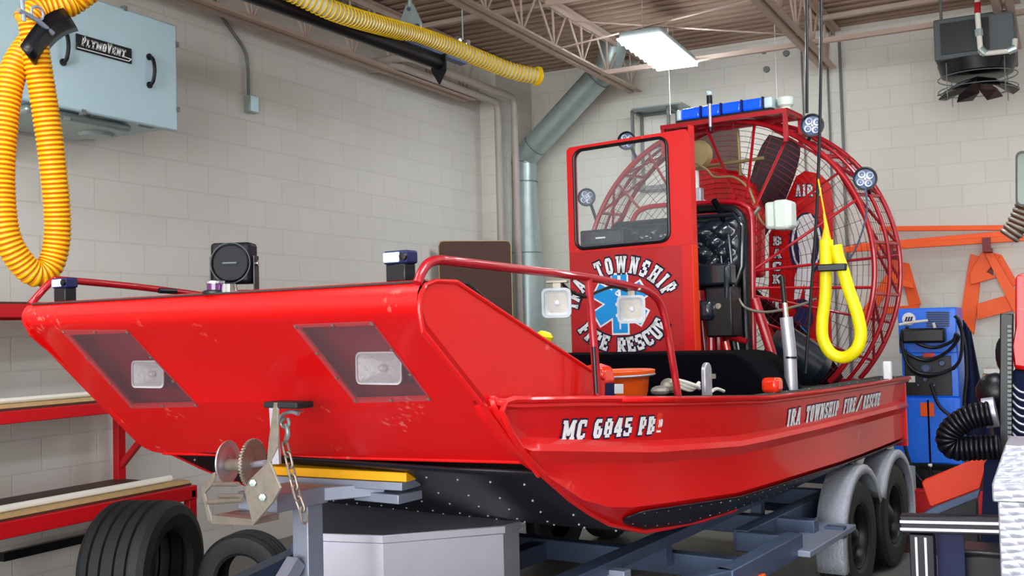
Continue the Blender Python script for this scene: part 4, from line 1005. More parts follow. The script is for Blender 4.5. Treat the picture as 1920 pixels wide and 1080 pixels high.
# front spokes: from the roll frame to the rings
for (a,t_,r_,an) in (((1414,392),FT,FR,30),((1414,440),RT,RR,48),((1414,505),FT,FR,66),((1414,508),RT,RR,86),((1414,555),RT,RR,110),((1400,372),FT,FR,16),((1380,372),FT,FR,-4),((1270,380),FT,FR,-30),((1200,392),FT,FR,-48),((1180,430),RT,RR,-66),((1414,600),RT,RR,125),((1414,540),FT,FR,98)):
    m=MB(); e=ring(t_,r_,math.radians(an)); 
    if e.z<1.2: e=V((e.x,e.y,1.2))
    m.tube([oT(*a,3.97),e],.0095,8); m.build('guard_brace','cagered',boat)
for a1,a2 in ((20,60),(52,95),(85,125),(-15,-50),(-50,-90)):
    m=MB(); e=ring(RT,RR,math.radians(a2)); e.z=max(e.z,1.2); m.tube([ring(FT,FR,math.radians(a1)),e],.0095,8); m.build('guard_brace','cagered',boat)
m=MB(); m.tube([oT(1383,245,4.5),oT(1388,330,4.4)],.012,8); m.tube([oT(1325,312,4.35),oT(1432,296,4.35)],.012,8); m.build('guard_rod','brass',boat)
# wire mesh
m=MB(); r=.12
while r<1.03:
    m.tube(ringpts(FT-.02,r,1.2,40) if r>.75 else [ring(FT-.02,r,2*PI*i/36) for i in range(37)],.0022,3,caps=False); r+=.036
for k in range(44):
    a=2*PI*k/44
    if CZ_+1.03*math.cos(a)<1.2: e=(1.2-CZ_)/math.cos(a)
    else: e=1.03
    m.tube([ring(FT-.022,.12,a),ring(FT-.022,e,a)],.002,3,caps=False)
for k in range(1,12):
    f=k/12; m.tube(ringpts(lerp(FT,RT,f),lerp(FR,RR,f),1.2,48),.002,3,caps=False)
for k in range(60):
    a=lerp(-2.2,2.2,k/59); m.tube([ring(FT,FR,a),ring(RT,RR,a)],.002,3,caps=False)
m.build('guard_mesh','wire',boat,smooth=0)
# propeller
hub=B(.1,4.72,1.93)
m=MB(); m.lathe(hub+A*.08,-A,[(0,0),(.09,0),(.1,.06),(.07,.16),(0,.2)],24); pr=m.build('propeller_hub','black',boat)
for ang in (21,141,261):
    a=math.radians(ang); rad=U*math.sin(a)+Z*math.cos(a); tan=U*math.cos(a)-Z*math.sin(a); rows=[]
    for i in range(13):
        f=i/12; r=lerp(.08,1.0,f); c=interp([(0,.09),(.2,.15),(.5,.27),(.8,.29),(.95,.26),(1,.22)],f); tw=math.radians(lerp(52,16,f)); w=(tan*math.cos(tw)+A*math.sin(tw)); nn=(A*math.cos(tw)-tan*math.sin(tw)); th=lerp(.05,.012,f)
        rows.append([hub+rad*r+w*c*x+nn*th*y for x,y in ((-.5,0),(-.3,.4),(0,.5),(.3,.3),(.5,0),(.3,-.3),(0,-.5),(-.3,-.4),(-.5,0))])
    m=MB(); m.grid(rows); m.add(rows[-1][:8],[tuple(range(8))]); m.build('propeller_blade','prop',pr,smooth=60)
# rudders
def rudder(pts,t):
    m=MB(); m.prism([oT(x,y,t) for x,y in pts],A*.03+U*.0); return m.build('rudder','red',boat,bevel=.006)
RTT=5.12
ru=rudder([(1441,640),(1441,440),(1462,400),(1492,330),(1508,320),(1535,325),(1556,345),(1562,385),(1560,470),(1556,560),(1560,700),(1528,716),(1500,690)],RTT)
def RD(x,y,d): return oT(x,y,RTT-.004-d)
def flat_text(m,txt,x0,y0,h,w,dx=0,dy=0,outline=.08,space=.14):
    k=w/(text_width(txt,space)*1.0)
    letters(m,txt,lambda u,v,d,uc: RD(x0+u*k+dx*v,y0-v*h+dy*u,d+.002),space=space,outline=outline)
m=MB(); flat_text(m,'AIR-1',1491,368,22,50); m.build('rudder_lettering',['white','navyline'],ru,smooth=0); m=MB()
for i,ch in enumerate('BACK TO'):
    if ch!=' ': flat_text(m,ch,1448,460+i*24+ (0),17,18)
    if i in (4,6): m.build('rudder_lettering',['white','navyline'],ru,smooth=0); m=MB()
m=MB(); 
def ell(cx,cy,rx,ry,d,n=32): return [RD(cx+rx*math.cos(2*PI*i/n),cy+ry*math.sin(2*PI*i/n),d) for i in range(n)]
m.m=0; m.prism(ell(1512,458,33,60,.002),-A*.001); m.m=1; m.prism(ell(1512,456,28,54,.004),-A*.001)
m.m=0; m.prism(ell(1512,458,24,48,.006),-A*.001); m.m=1
fig=[(1507,404),(1520,400),(1530,418),(1526,450),(1520,490),(1524,520),(1520,570),(1510,565),(1508,530),(1500,560),(1489,562),(1490,520),(1500,490),(1497,460),(1494,430)]
m.prism([RD(x,y,.008) for x,y in fig],-A*.001); m.m=0
m.prism([RD(x,y,.010) for x,y in [(1486,568),(1505,560),(1520,566),(1526,600),(1516,625),(1500,608),(1484,600),(1494,584)]],-A*.001); m.m=2
m.prism([RD(x,y,.008) for x,y in [(1497,600),(1512,590),(1518,640),(1508,632)]],-A*.001)
m.build('rudder_emblem',['navy','white','starblue'],ru,smooth=0)
m=MB(); m.prism([B(s,RTT,z) for s,z in ((-.55,1.2),(-.55,2.6),(-.4,2.85),(-.2,2.85),(-.2,1.2))],A*.03); m.build('rudder','red',boat,bevel=.006)
# rear deck box + white corner block
m=MB(); m.bbox((-.9,4.3,.9),(.95,5.0,1.17)); m.build('engine_bed','deck',boat)
m=MB(); c=oT(1664,695,4.6); m.frame(c,U,A,Z,(.05,.05,.12)); m.build('vent_pipe','white',boat,bevel=.01)
# white equipment box on the guard
c=oT(1464,404,4.02); m=MB(); m.frame(c,U,A,Z,(.17,.12,.17)); wb=m.build('equipment_box','cream',boat,bevel=.02)
m=MB(); m.frame(c+U*.02,U,A,Z,(.1,.135,.185)); m.build('box_lid','cream',wb,bevel=.02)
m=MB(); m.tube(smooth_path([oT(*p,4.05) for p in ((1295,300),(1325,318),(1340,332),(1375,332),(1400,350),(1413,375),(1420,400),(1432,420),(1455,428))],6),.008,8); m.build('yellow_cable','brass',wb)
m=MB(); m.tube([oT(1424,388,4.0),oT(1412,402,4.0)],.018,10); m.build('connector','rusty',wb)
# light bar on its shelf
s0,t_,z0=inv(oT(1242,232,4.4)); s1,_,z1=inv(oT(1478,209,4.4)); zt=(z0+z1)/2+.0
zt=3.03 if 0 else (z0+z1)/2
m=MB()
for t in (4.38,4.68): m.bbox((s0,t-.018,zt-.03),(s1,t+.018,zt))
for s in (s0+.018,s1-.018): m.bbox((s-.018,4.38,zt-.03),(s+.018,4.68,zt)); 
for s,zz in ((s0+.015,.22),(s1-.015,.22)):
    for t in (4.38,4.68): m.bbox((s-.013,t-.013,zt-zz),(s+.013,t+.013,zt-.02))
m.bbox((s0+.0,4.38,zt-.006),(s1,4.68,zt+.004)); lbs=m.build('light_bar_shelf','cagered',boat)
sa=inv(oT(1270,210,4.45))[0]; sb=inv(oT(1449,190,4.45))[0]; zc=zt+.055
m=MB(); m.bbox((sa,4.42,zt+.004),(sb,4.6,zt+.03)); lb=m.build('light_bar','black',boat,bevel=.005)
n=5; w=(sb-sa)*.86/4; x=sa+.04
m=MB(); m.bbox((sa,4.425,zt+.03),(sa+.035,4.595,zt+.105)); m.build('end_lens','clearlens',lb,bevel=.012)
for k in range(4):
    m=MB(); m.bbox((x,4.425,zt+.03),(x+w-.012,4.595,zt+.108)); m.build('blue_lens','bluelens',lb,bevel=.014)
    m=MB(); m.bbox((x+w-.011,4.42,zt+.03),(x+w-.001,4.6,zt+.111)); m.build('divider','navy',lb); x+=w
m=MB(); m.bbox((x,4.425,zt+.03),(sb,4.595,zt+.105)); m.build('end_lens','clearlens',lb,bevel=.012)
c=B(s1-.05,4.5,zt+.0); m=MB(); m.lathe(c,(0,0,1),[(.03,0),(.035,.03),(.05,.045),(.055,.09),(.045,.1),(0,.102)],24); m.build('gps_dome','cream',boat)
c=oT(1332,238,4.34); m=MB(); m.tube([c,c+Z*.16],.011,10); an=m.build('anchor_light_pole','alu',boat)
m=MB(); top=c+Z*.17; m.tube([top-Z*.01,top+Z*.045],.02,12); m.tube([c-Z*.03,c],.014,10); split_parts(m.build('pole_collar','black',an))
m=MB(); m.ball(top+Z*.06,.021,14); m.build('anchor_light_lens','clearlens',an)
# round spot lamps
def spot(px,py,t,R,toward,mount):
    c=oT(px,py,t); f=V(toward).normalized(); x=f.cross(Z).normalized(); y=x.cross(f)
    m=MB(); m.lathe(c-f*.05,f,[(0,0),(.03,.0),(R*.8,.03),(R,.045),(R,.062),(R*.88,.064),(R*.86,.05)],32); sp=m.build('spot_lamp','black',boat)
    m=MB(); m.lathe(c-f*.0,f,[(R*.87,.0),(R*.8,-.006),(0,-.012)],32); 
    m.build('lamp_face','steeldk',sp)
    m=MB()
    for k in range(4):
        a=PI/4+k*PI/2+.2; q=c+x*math.cos(a)*R*.45+y*math.sin(a)*R*.45; m.lathe(q-f*.002,f,[(R*.33,.006),(R*.26,-.004),(R*.1,-.01),(0,-.004)],16)
    m.lathe(c+f*.003,f,[(R*.12,0),(R*.1,.004),(0,.005)],10); m.build('led_cup','cup',sp)
    m=MB(); m.tube([c-f*.05,V(mount)],.012,8); m.build('bracket','black',sp)
fw=-A*.95+U*.2
spot(1100,370,4.45,.068,fw,ring(FT,FR,-1.15)); spot(1523,235,4.42,.076,fw,ring(FT,FR+.02,.66)); spot(1622,335,4.5,.076,fw,ring(lerp(FT,RT,.4),FR+.05,1.12)); spot(1175,264,4.45,.068,fw,ring(FT,FR,-.62))
m=MB(); m.tube(smooth_path([oT(*p,4.35) for p in ((1622,352),(1626,385),(1618,430),(1600,475),(1585,490))],6),.006,6); m.build('lamp_cable','steeldk',boat)
# grey post, cleat, tie rope
c0=oT(1479,742,3.0); 
m=MB(); p=[oT(x,y,3.05) for x,y in ((1484,742),(1481,660),(1474,595))]; m.tube(p,.034,16); gp=m.build('rod_holder','alu',boat)
m=MB(); m.tube([oT(1474,597,3.05),oT(1471,568,3.05)],.014,10); m.build('inner_tube','chrome',gp); m=MB(); m.tube([oT(1471,570,3.05),oT(1466,518,3.05)],.013,10); m.build('handle','black',gp)
m=MB(); m.tube([oT(1483,668,3.05),oT(1483,672,3.05)],.036,12); m.build('tie_band','black',gp)
m=MB(); c=B(1.04,1.92,gw(1.92)); m.frame(c+Z*.06,U,A,Z,(.02,.075,.11)); m.lathe(c+Z*.115-U*.01,U,[(0,0),(.037,0),(.037,.02),(0,.02)],20); cl=m.build('boarding_cleat','alu',boat,bevel=.004)
m=MB(); m.frame(c+Z*.09+A*.04,U,A,Z,(.03,.05,.02)); m.build('latch','rusty',cl)
# ================================================================== loose things in the boat
t=thing('rope',B(1.0,1.65,1.3),'coiled grey rope lying on the port gunwale beside the cleat','rope')
m=MB(); 
for k in range(3): m.tube(smooth_path([B(1.04,1.58,gw(1.6)+.03),B(1.02,1.65,gw(1.6)+.045+k*.012),B(1.04+.01*k,1.75,gw(1.7)+.03+.01*k),B(1.03,1.86,gw(1.8)+.06-.012*k)],6),.008,8)
m.tube(smooth_path([B(1.05,1.95,gw(1.95)+.03),B(1.03,2.05,gw(2)+.035),B(1.02,2.15,gw(2.1)+.025)],5),.008,8); m.build('rope_strands','pvc',t)
m=MB(); m.ball(B(1.03,1.56,gw(1.56)+.05),.035,12,(1,1,.9)); m.ball(B(1.02,1.5,gw(1.5)+.03),.03,12,(1.3,1,.7)); m.build('rope_knot','rusty',t)
t=thing('rescue_basket',B(.7,1.9,1.25),'orange plastic rescue tub with flared rim behind the rail post','tub')
c=oT(1168,705,1.9); s0,_,z0=inv(c)
m=MB(); rows=[]
for w,h_ in ((.105,-.1),(.115,-.06),(.122,.015),(.145,.02),(.147,.034),(.14,.036),(.115,.03),(.09,-.09)):
    rows.append([B(s0-.02+w*math.cos(a)*1.0,1.9+.3*(w/.2)*math.sin(a),z0+h_-.01) for a in [2*PI*i/40 for i in range(41)]])
m.grid(rows); m.build('tub_shell','orange',t,smooth=40)
m=MB(); m.tube([B(s0-.02+.143*math.cos(a),1.9+.3*.715*math.sin(a),z0+.004) for a in [2*PI*i/40 for i in range(40)]],.006,6,closed=True); m.build('rim_bead','alu',t)
m=MB(); m.prism([oT(x,y,1.51) for x,y in ((1135,718),(1152,718),(1152,745),(1135,745))],A*.004); m.build('black_label','navy',t,smooth=0); m=MB(); m.prism([oT(x,y,1.505) for x,y in ((1152,720),(1168,720),(1168,738),(1152,738))],A*.004); m.build('white_label','white',t,smooth=0)
t=thing('red_bag',B(.55,1.5,1.35),'red bag corner showing above the sloping bow side panel','bag')
m=MB(); m.prism([oT(x,y,1.5) for x,y in ((1082,690),(1108,683),(1128,690),(1135,720),(1120,745),(1080,745))],A*.1); m.build('bag_body','redglow',t,bevel=.03)
t=thing('flashlight',B(.0,1.6,1.7),'yellow capped nozzle poking up behind the bow side panel','nozzle')
a=oT(1012,665,1.5); b=oT(1022,628,1.5)
m=MB(); m.tube([a,lerp(a,b,.6)],.026,14); m.build('nozzle_body','cagered',t)
m=MB(); m.tube([lerp(a,b,.5),b,b+(b-a).normalized()*.012],[.033,.036,.024],16); m.build('yellow_cap','yellow2',t)
m=MB(); m.tube(smooth_path([oT(*p,1.48) for p in ((990,640),(1000,628),(1010,640),(1016,670))],6),.01,8); m.build('strap','matte',t)
m=MB(); c=oT(1448,722,2.7); m.frame(c,U,A,Z,(.085,.1,.075)); o=m.build('lantern','redglow',bevel=.02); tag(o,'glossy red-orange lantern sitting behind the gunwale beside the grey post','lantern')
# ================================================================== BOAT TRAILER
tr=thing('boat_trailer',B(0,2.5,0),'galvanised tandem-axle boat trailer with hand winch under the airboat','trailer')
for sgn in (1,-1):
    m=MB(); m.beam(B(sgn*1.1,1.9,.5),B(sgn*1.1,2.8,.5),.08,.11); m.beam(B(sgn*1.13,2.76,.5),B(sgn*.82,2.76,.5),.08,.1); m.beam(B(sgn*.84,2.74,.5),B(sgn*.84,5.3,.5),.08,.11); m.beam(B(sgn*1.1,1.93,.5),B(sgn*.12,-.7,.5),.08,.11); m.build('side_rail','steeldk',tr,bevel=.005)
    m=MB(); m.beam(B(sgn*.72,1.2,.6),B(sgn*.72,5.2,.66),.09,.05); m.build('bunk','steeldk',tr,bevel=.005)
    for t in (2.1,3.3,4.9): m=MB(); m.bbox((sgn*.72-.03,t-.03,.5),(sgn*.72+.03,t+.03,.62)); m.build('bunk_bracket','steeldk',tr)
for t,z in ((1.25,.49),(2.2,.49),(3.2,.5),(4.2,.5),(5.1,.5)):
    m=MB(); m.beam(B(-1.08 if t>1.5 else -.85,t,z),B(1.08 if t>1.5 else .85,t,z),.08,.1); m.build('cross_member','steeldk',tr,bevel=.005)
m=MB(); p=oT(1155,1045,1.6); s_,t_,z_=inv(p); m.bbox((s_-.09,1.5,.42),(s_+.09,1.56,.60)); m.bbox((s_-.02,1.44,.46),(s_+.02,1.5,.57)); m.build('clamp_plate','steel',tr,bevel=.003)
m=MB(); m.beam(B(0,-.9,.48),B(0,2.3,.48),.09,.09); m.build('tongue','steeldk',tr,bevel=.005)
AX=[3.93,4.73]
for sgn in (1,-1):
    for k,t in enumerate(AX):
        so=sgn*1.02; c=B(so,t,.33)
        o=tyre(tr,c,U*sgn,.33,.18,.56,True,48)
        # fender arc
        m=MB(); rows=[]; R=.42
        for i in range(19):
            a=lerp(-1.9 if k==0 else -1.15,1.15 if k==0 else 1.9,i/18)
            p=lambda s,r: B(sgn*s,t+r*math.sin(a),.33+r*math.cos(a)*1.0)
            rows.append([p(.97,R),p(1.12,R),p(1.13,R-.012),p(1.13,R-.05)])
        m.grid(rows); m.build('fender','fender',tr,smooth=50,solid=.006)
    m=MB(); m.bbox((sgn*1.0,2.72,.455),(sgn*1.2,3.5,.485)); m.build('step_plate','steel',tr,bevel=.004)
    m=MB(); m.bbox((sgn*1.1-.01,3.3,.44),(sgn*1.1+.09,3.36,.5)) ; m.build('fender_bracket','steeldk',tr)
for t in AX:
    m=MB(); m.tube([B(-.98,t,.33),B(.98,t,.33)],.035,12); m.build('axle','steeldk',tr)
m=MB(); c=B(1.15,2.2,.46); m.frame(c,U,A,Z,(.02,.06,.035)); m.build('side_marker','orange',tr,bevel=.004)
# winch post
wp=[oT(*p,.52) for p in ((600,935),(603,1085))]; s0,t0,z0=inv(wp[0]); sc0=s0-.03
sP=inv(oT(581,1000,.52))[0]
m=MB(); m.bbox((sP-.04,.47,.5),(sP+.04,.55,1.01)); wpst=m.build('winch_post','steel',tr,bevel=.004)
m=MB(); m.beam(B(sP,.45,.77),B(sP-.0,.1,.42),.055,.055); m.build('post_brace','steel',wpst,bevel=.003)
# arm carrying winch and pad, and the padded board
m=MB(); m.bbox((sP-.14,.3,.97),(sP+.06,.56,1.035)); m.beam(B(sP-.02,.5,1.0),B(.24,.72,1.01),.06,.05); m.bbox((.14,.66,.965),(.36,.8,1.0)); m.build('support_arm','steel',wpst,bevel=.004)
b0,b1=inv(oT(552,880,.6)),inv(oT(742,880,.6))
m=MB(); Ub=(U+A*.12).normalized(); Ab=(A-U*.12).normalized(); m.frame(B((b0[0]-.15+b1[0])/2,.68,b0[2]-.008),Ub,Ab,Z,(b1[0]-b0[0]+.15,.14,.034)); bd=m.build('bow_board','amber',tr,bevel=.004)
m=MB(); m.frame(B((b0[0]-.15+b1[0])/2,.67,b0[2]-.042),Ub,Ab,Z,(b1[0]-b0[0]+.12,.13,.03)); m.build('board_channel','steel',bd,bevel=.003)
# winch
WT=.2
def w(px,py,t=WT): return oT(px,py,t)
for nm,pts,t in (('winch_side_plate',[(513,755),(520,755),(520,835),(506,868),(525,915),(512,940),(474,985),(458,920),(462,905),(500,868),(503,830)],.16),('winch_side_plate',[(376,915),(402,885),(400,905),(383,925),(398,980),(390,978)],.3)):
    m=MB(); m.prism([w(x,y,t) for x,y in pts],U*.004+A*.006); wi=m.build(nm,'rusty',tr,bevel=.001)
m=MB(); a=w(513,760,.17); b=w(519,870,.17); m.beam(a,b,.012,.03); m.build('upright_arm','alu',tr)
m=MB(); m.prism([w(398,966,.2),w(474,974,.16),w(474,985,.16),w(396,982,.2)],A*.12); m.build('winch_base','rusty',tr)
def disc(px,py,t,R,th,nm,mt,holes=0):
    c=w(px,py,t); ax=(U*.93-A*.1).normalized() ; ax=V((.985,.17,0))
    m=MB(); m.lathe(c,ax,[(0,0),(R*.25,0),(R*.3,.006),(R*.9,.002),(R,0),(R,th),(R*.9,th-.002),(R*.3,th-.004),(0,th)],40)
    if holes:
        for k in range(holes):
            a=2*PI*k/holes; x=ax.cross(Z).normalized(); y=x.cross(ax); q=c+x*R*math.cos(a)+y*R*math.sin(a); m.frame(q+ax*th/2,ax,(x*math.cos(a)+y*math.sin(a)),(y*math.cos(a)-x*math.sin(a)),(th,.012,.006))
    return m.build(nm,mt,tr)
disc(426,866,.27,.077,.006,'winch_drum_flange','alu'); disc(472,868,.2,.078,.01,'winch_gear','rusty',44)
m=MB(); m.tube([w(424,872,.27),w(470,872,.2)],.022,14); m.build('winch_drum','rusty',tr)
m=MB(); m.tube([w(470,872,.2),w(498,868,.17)],.011,12); m.build('winch_shaft','alu',tr)
for (x0,y0,x1,y1) in ((400,908,446,908),(412,930,452,930),(390,942,455,938)):
    m=MB(); m.tube([w(x0,y0,.28),w(x1,y1,.18)],.0085,10); m.build('spacer_rod','rusty',tr)
m=MB()
for x,y in ((475,905),(493,932)): c=w(x,y,.155); m.lathe(c,-A*.8+U*.5,[(0,0),(.012,0),(.012,.008),(0,.01)],6)
split_parts(m.build('winch_bolt','galv',tr))
m=MB(); a=w(510,757,.2); b=w(573,760,.2); s0,t0,z0=inv(lerp(a,b,.5)); m.frame(lerp(a,b,.5),U,A,Z,((b-a).length,.08,.022)); m.build('bow_stop_pad','rubber',tr,bevel=.006)
# bow eye, shackle and chain
m=MB(); c=w(556,774,.26); m.lathe(c,(0,0,1),[(.02,0),(.028,.004),(.02,.008)],16); m.build('bow_eye_plate','galv',boat)
m=MB(); m.tube(smooth_path([w(*p,.22) for p in ((520,792),(530,778),(545,772),(560,776))],6),.007,8); m.tube(smooth_path([w(*p,.22) for p in ((534,784),(528,794),(534,802),(542,796),(540,784)) ],6),.006,8); m.tube(smooth_path([w(*p,.22) for p in ((536,795),(540,812),(534,832))],6),.009,8); m.build('bow_hook','galv',tr)
ch=smooth_path([w(*p,.2) for p in ((534,832),(541,860),(549,895),(558,930),(568,960),(571,985))],10); L=[0]
for a,b in zip(ch,ch[1:]): L.append(L[-1]+(b-a).length)
pitch=.038; n=int(L[-1]/pitch); j=0
chain=thing('safety_chain',ch[-1],'rusty steel safety chain hanging beside the winch from the bow hook','chain')
for i in range(n):
    s=(i+.5)*pitch
    while j<len(L)-2 and L[j+1]<s: j+=1
    c=ch[j].lerp(ch[j+1],(s-L[j])/max(1e-9,L[j+1]-L[j])); d=(ch[j+1]-ch[j]).normalized(); x=d.cross(-A).normalized(); x=x if i%2 else d.cross(x).normalized()
    pts=[]
    for k in range(14):
        a=2*PI*k/14; pts.append(c+d*(math.cos(a)*.014+ .013*(1 if math.cos(a)>0 else -1))+x*math.sin(a)*.013)
    m=MB(); m.tube(pts,.0042,6,closed=True); m.build('chain_link','rusty',chain)
# tongue box: plan polygon
zt=.79
a=inv(oZ(604,1002,zt)); b=inv(oZ(718,1003,zt)); c=inv(oZ(943,985,zt))
back=max(c[1],b[1])+.12
pl=[(a[0]-.1,a[1]),(b[0],b[1]),(c[0],c[1]),(c[0],c[1]+.12),(a[0]-.6,c[1]+.12)]
m=MB(); m.prism([B(s,t,.36) for s,t in pl],Z*(zt-.36-.01)); tb=m.build('tongue_box','alu',tr,bevel=.003)
cx=sum(p[0] for p in pl)/5; cy=sum(p[1] for p in pl)/5
m=MB(); m.prism([B(cx+(s-cx)*1.02,cy+(t-cy)*1.02,zt-.035) for s,t in pl],Z*.035); m.build('box_lid','alu',tb,bevel=.004)
# ================================================================== BACK WALL RIGHT: orange stands and bars
WYb=WY-.041
def wallpoly(pts,d=0,th=.04): return [oY(x,y,WYb-d) for x,y in pts],V((0,th,0))
def sawhorse(parts,label):
    t=thing('sawhorse_leg_set',oY(parts[0][0][0],parts[0][0][1],WYb),label,'trestle','orange trestles on the back wall')
    for k,pts in enumerate(parts):
        m=MB(); P,o=wallpoly(pts,.05*(k%3),.04); m.prism(P,o); m.build('board','orange',t,bevel=.004)
    return t
sawhorse([[(1820,476),(1841,482),(1836,545),(1826,628),(1800,596),(1815,500)],[(1840,474),(1875,480),(1850,510),(1870,520),(1820,534),(1818,512)],[(1846,474),(1862,474),(1912,560),(1912,590),(1900,585)],[(1862,474),(1878,478),(1908,530),(1898,540)],[(1832,570),(1890,553),(1915,562),(1915,578),(1832,600)]],'orange wooden trestle hanging on the back wall above the right-hand machinery')
sawhorse([[(1686,490),(1704,494),(1726,570),(1704,575)],[(1672,486),(1688,488),(1690,505),(1630,600),(1615,630),(1612,590),(1665,510)],[(1672,518),(1712,530),(1713,541),(1672,532)],[(1655,575),(1725,572),(1715,590),(1655,588)]],'orange wooden trestle hanging on the back wall behind the cage and welder')
def wbar(a,b,h,d,label):
    m=MB(); p,q=oY(*a,WYb-d),oY(*b,WYb-d); m.beam(p,q,.05,h); tag(m.build('barrier_board','orange',bevel=.004),label,'board','orange barrier boards')
wbar((1650,429),(1894,427),.045,.05,'orange board, topmost of the three on the back wall')
wbar((1600,463),(1912,436),.05,.12,'orange board on the back wall, middle of the three')
wbar((1585,468),(1922,446),.055,.2,'orange board on the back wall, lowest of the three')
for px,py in ((1852,470),(1672,475)):
    m=MB(); p=oY(px,py,WY-.16); m.box(p,(.07,.3,.035)); m.box(p+V((0,-.14,.05)),(.07,.02,.12)); m.box(p-V((0,-.13,.1)),(.06,.02,.26)); tag(m.build('wall_hook','darkred'),'dark red wall hook carrying the orange boards, '+('right one' if px>1800 else 'left one behind the cage'),'hook','wall hooks')
# ================================================================== WELDER
t=thing('welding_machine',(-1.02,9.4,0),'blue welding machine on a cabinet base with coiled black cables','welder')
def wq(px,py,d=0): return oY(px,py,9.2-d)
a=wq(1683,581); b=wq(1795,577); lo=wq(1690,690)
def wbox(x0,y0,x1,y1,dep,nm,mt,d=0,bev=.01,par=None):
    p=wq(x0,y0,d);q=wq(x1,y1,d); m=MB(); m.lohi((p.x,9.2-d,min(p.z,q.z)),(q.x,9.2-d+dep,max(p.z,q.z))); return m.build(nm,mt,par or t,bevel=bev)
top=wbox(1683,579,1796,662,.55,'power_source','blue')
mid=wbox(1690,661,1800,745,.6,'wire_feeder','blue')
wbox(1695,668,1786,742,.01,'control_panel','black',.008,.003,mid)
lowc=wbox(1672,744,1806,872,.6,'cabinet','blue')
m=MB(); m.prism([wq(x,y,.012) for x,y in ((1705,749),(1789,749),(1783,868),(1700,868))],(0,.01,0)); m.build('cabinet_door','blue',lowc,bevel=.003)
wbox(1738,750,1746,868,.012,'door_gap','matte',.022,.001,lowc)
wbox(1725,755,1752,781,.004,'warning_label','orange',.02,.001,lowc)
c=wq(1704,598,.006); m=MB(); m.lathe(c,(0,-1,0),[(0,0),(.052,0),(.052,.004),(0,.004)],28); lg=m.build('round_badge','white',top)
m=MB()
for k in (-1,0,1): m.prism([c+V((k*.02-.012,-.005,-.018)),c+V((k*.02+.002,-.005,-.018)),c+V((k*.02+.014,-.005,.018)),c+V((k*.02,-.005,.018))],(0,-.003,0))
m.prism([c+V((-.036,-.0045,-.02)),c+V((.036,-.0045,-.02)),c+V((.036,-.0045,-.014)),c+V((-.036,-.0045,-.014))],(0,-.003,0)); m.build('badge_bars','navy',lg,smooth=0)
m=MB()
for k in range(7):
    p=wq(1737,586+k*4.2,.004); q=wq(1780,586+k*4.2,.004); m.beam(p,q,.006,.011)
split_parts(m.build('vent_slot','black',top))
m=MB()
for px,py,r in ((1736,690,.04),(1766,681,.028),(1735,712,.02),(1752,722,.014),(1722,722,.012)): m.lathe(wq(px,py,.018),(0,-1,0),[(r,0),(r,.012),(r*.7,.02),(0,.02)],20)
split_parts(m.build('knob','steeldk',mid))
wbox(1731,662,1752,669,.01,'red_label','redglow',.012,.001,mid); wbox(1703,705,1716,717,.004,'white_label','white',.02,.001,mid)
m=MB(); p=wq(1693,616,.03);q=wq(1775,642,.03); m.lohi((p.x,9.05,q.z),(q.x,9.19,p.z)); m.build('tool_tray','black',t,bevel=.02)
m=MB(); m.tube([wq(1686,609,.08),wq(1712,604,.08),wq(1740,601,.08)],.012,10); m.tube([wq(1750,605,.08),wq(1753,616,.08)],.012,8); m.build('torch_handle','pvc',t)
for k,pts in enumerate(([(1692,618),(1690,650),(1710,668),(1740,676),(1775,660),(1797,635),(1790,625)],[(1700,612),(1715,640),(1750,652),(1785,640),(1792,628)],[(1690,640),(1700,680),(1725,700),(1765,700),(1797,680),(1804,640),(1800,605),(1790,592)],[(1795,600),(1808,640),(1812,700),(1808,760),(1820,800)],[(1745,720),(1760,760),(1790,785),(1815,800)],[(1690,790),(1695,830),(1712,880),(1745,920)],[(1744,868),(1744,885),(1752,915)],[(1697,655),(1705,690),(1740,706),(1790,690)])):
    m=MB(); m.tube(smooth_path([wq(x,y,.1+.02*(k%3)) for x,y in pts],6),.013,8); m.build('cable','black',t)
m=MB(); m.ball(wq(1744,872,.1),.018,8); m.build('cable_plug','white',t)
m=MB(); m.lohi((wq(1672,880).x,9.15,.12),(wq(1806,880).x,9.85,.36)); m.build('cart_base','black',t)
for x in (-1.2,-.88):
    for y in (9.25,9.75): m=MB(); m.lathe((x-.02,y,.07),(1,0,0),[(0,0),(.07,0),(.07,.04),(0,.04)],20); m.build('caster','rubber',t)
t=thing('navy_tarp',(-.62,9.5,.4),'dark navy sheet draped behind the blue welding machine','tarp')
rows=[]
for j in range(12):
    f=j/11; r=[]
    for i in range(14):
        u=i/13; px=lerp(1806+f*8,1820+f*40,u); py=lerp(600+u*22,830,f); r.append(oY(px,py,9.3+.03*math.sin(u*9+f*3)))
    rows.append(r)
m=MB(); m.grid(rows); m.build('sheet','navycloth',t,smooth=60,solid=.01)
m=MB(); p=oY(1828,760,9.6); m.box((-.52,9.75,.52),(.36,.5,1.04)); o=m.build('crate','brown',bevel=.01); tag(o,'brown crate in shadow under the navy sheet','crate')
for k in range(3):
    m=MB(); p=oY(1838,755-k*9,9.45); m.box((-.52+.01*k,9.65,1.06+k*.045),(.24,.4,.04)); tag(m.build('lumber_offcut','plywood' if k%2 else 'pvc',bevel=.003),['lowest','middle','topmost'][k]+' pale board stacked on the crate right of the welding machine','board','pale offcuts on the crate')
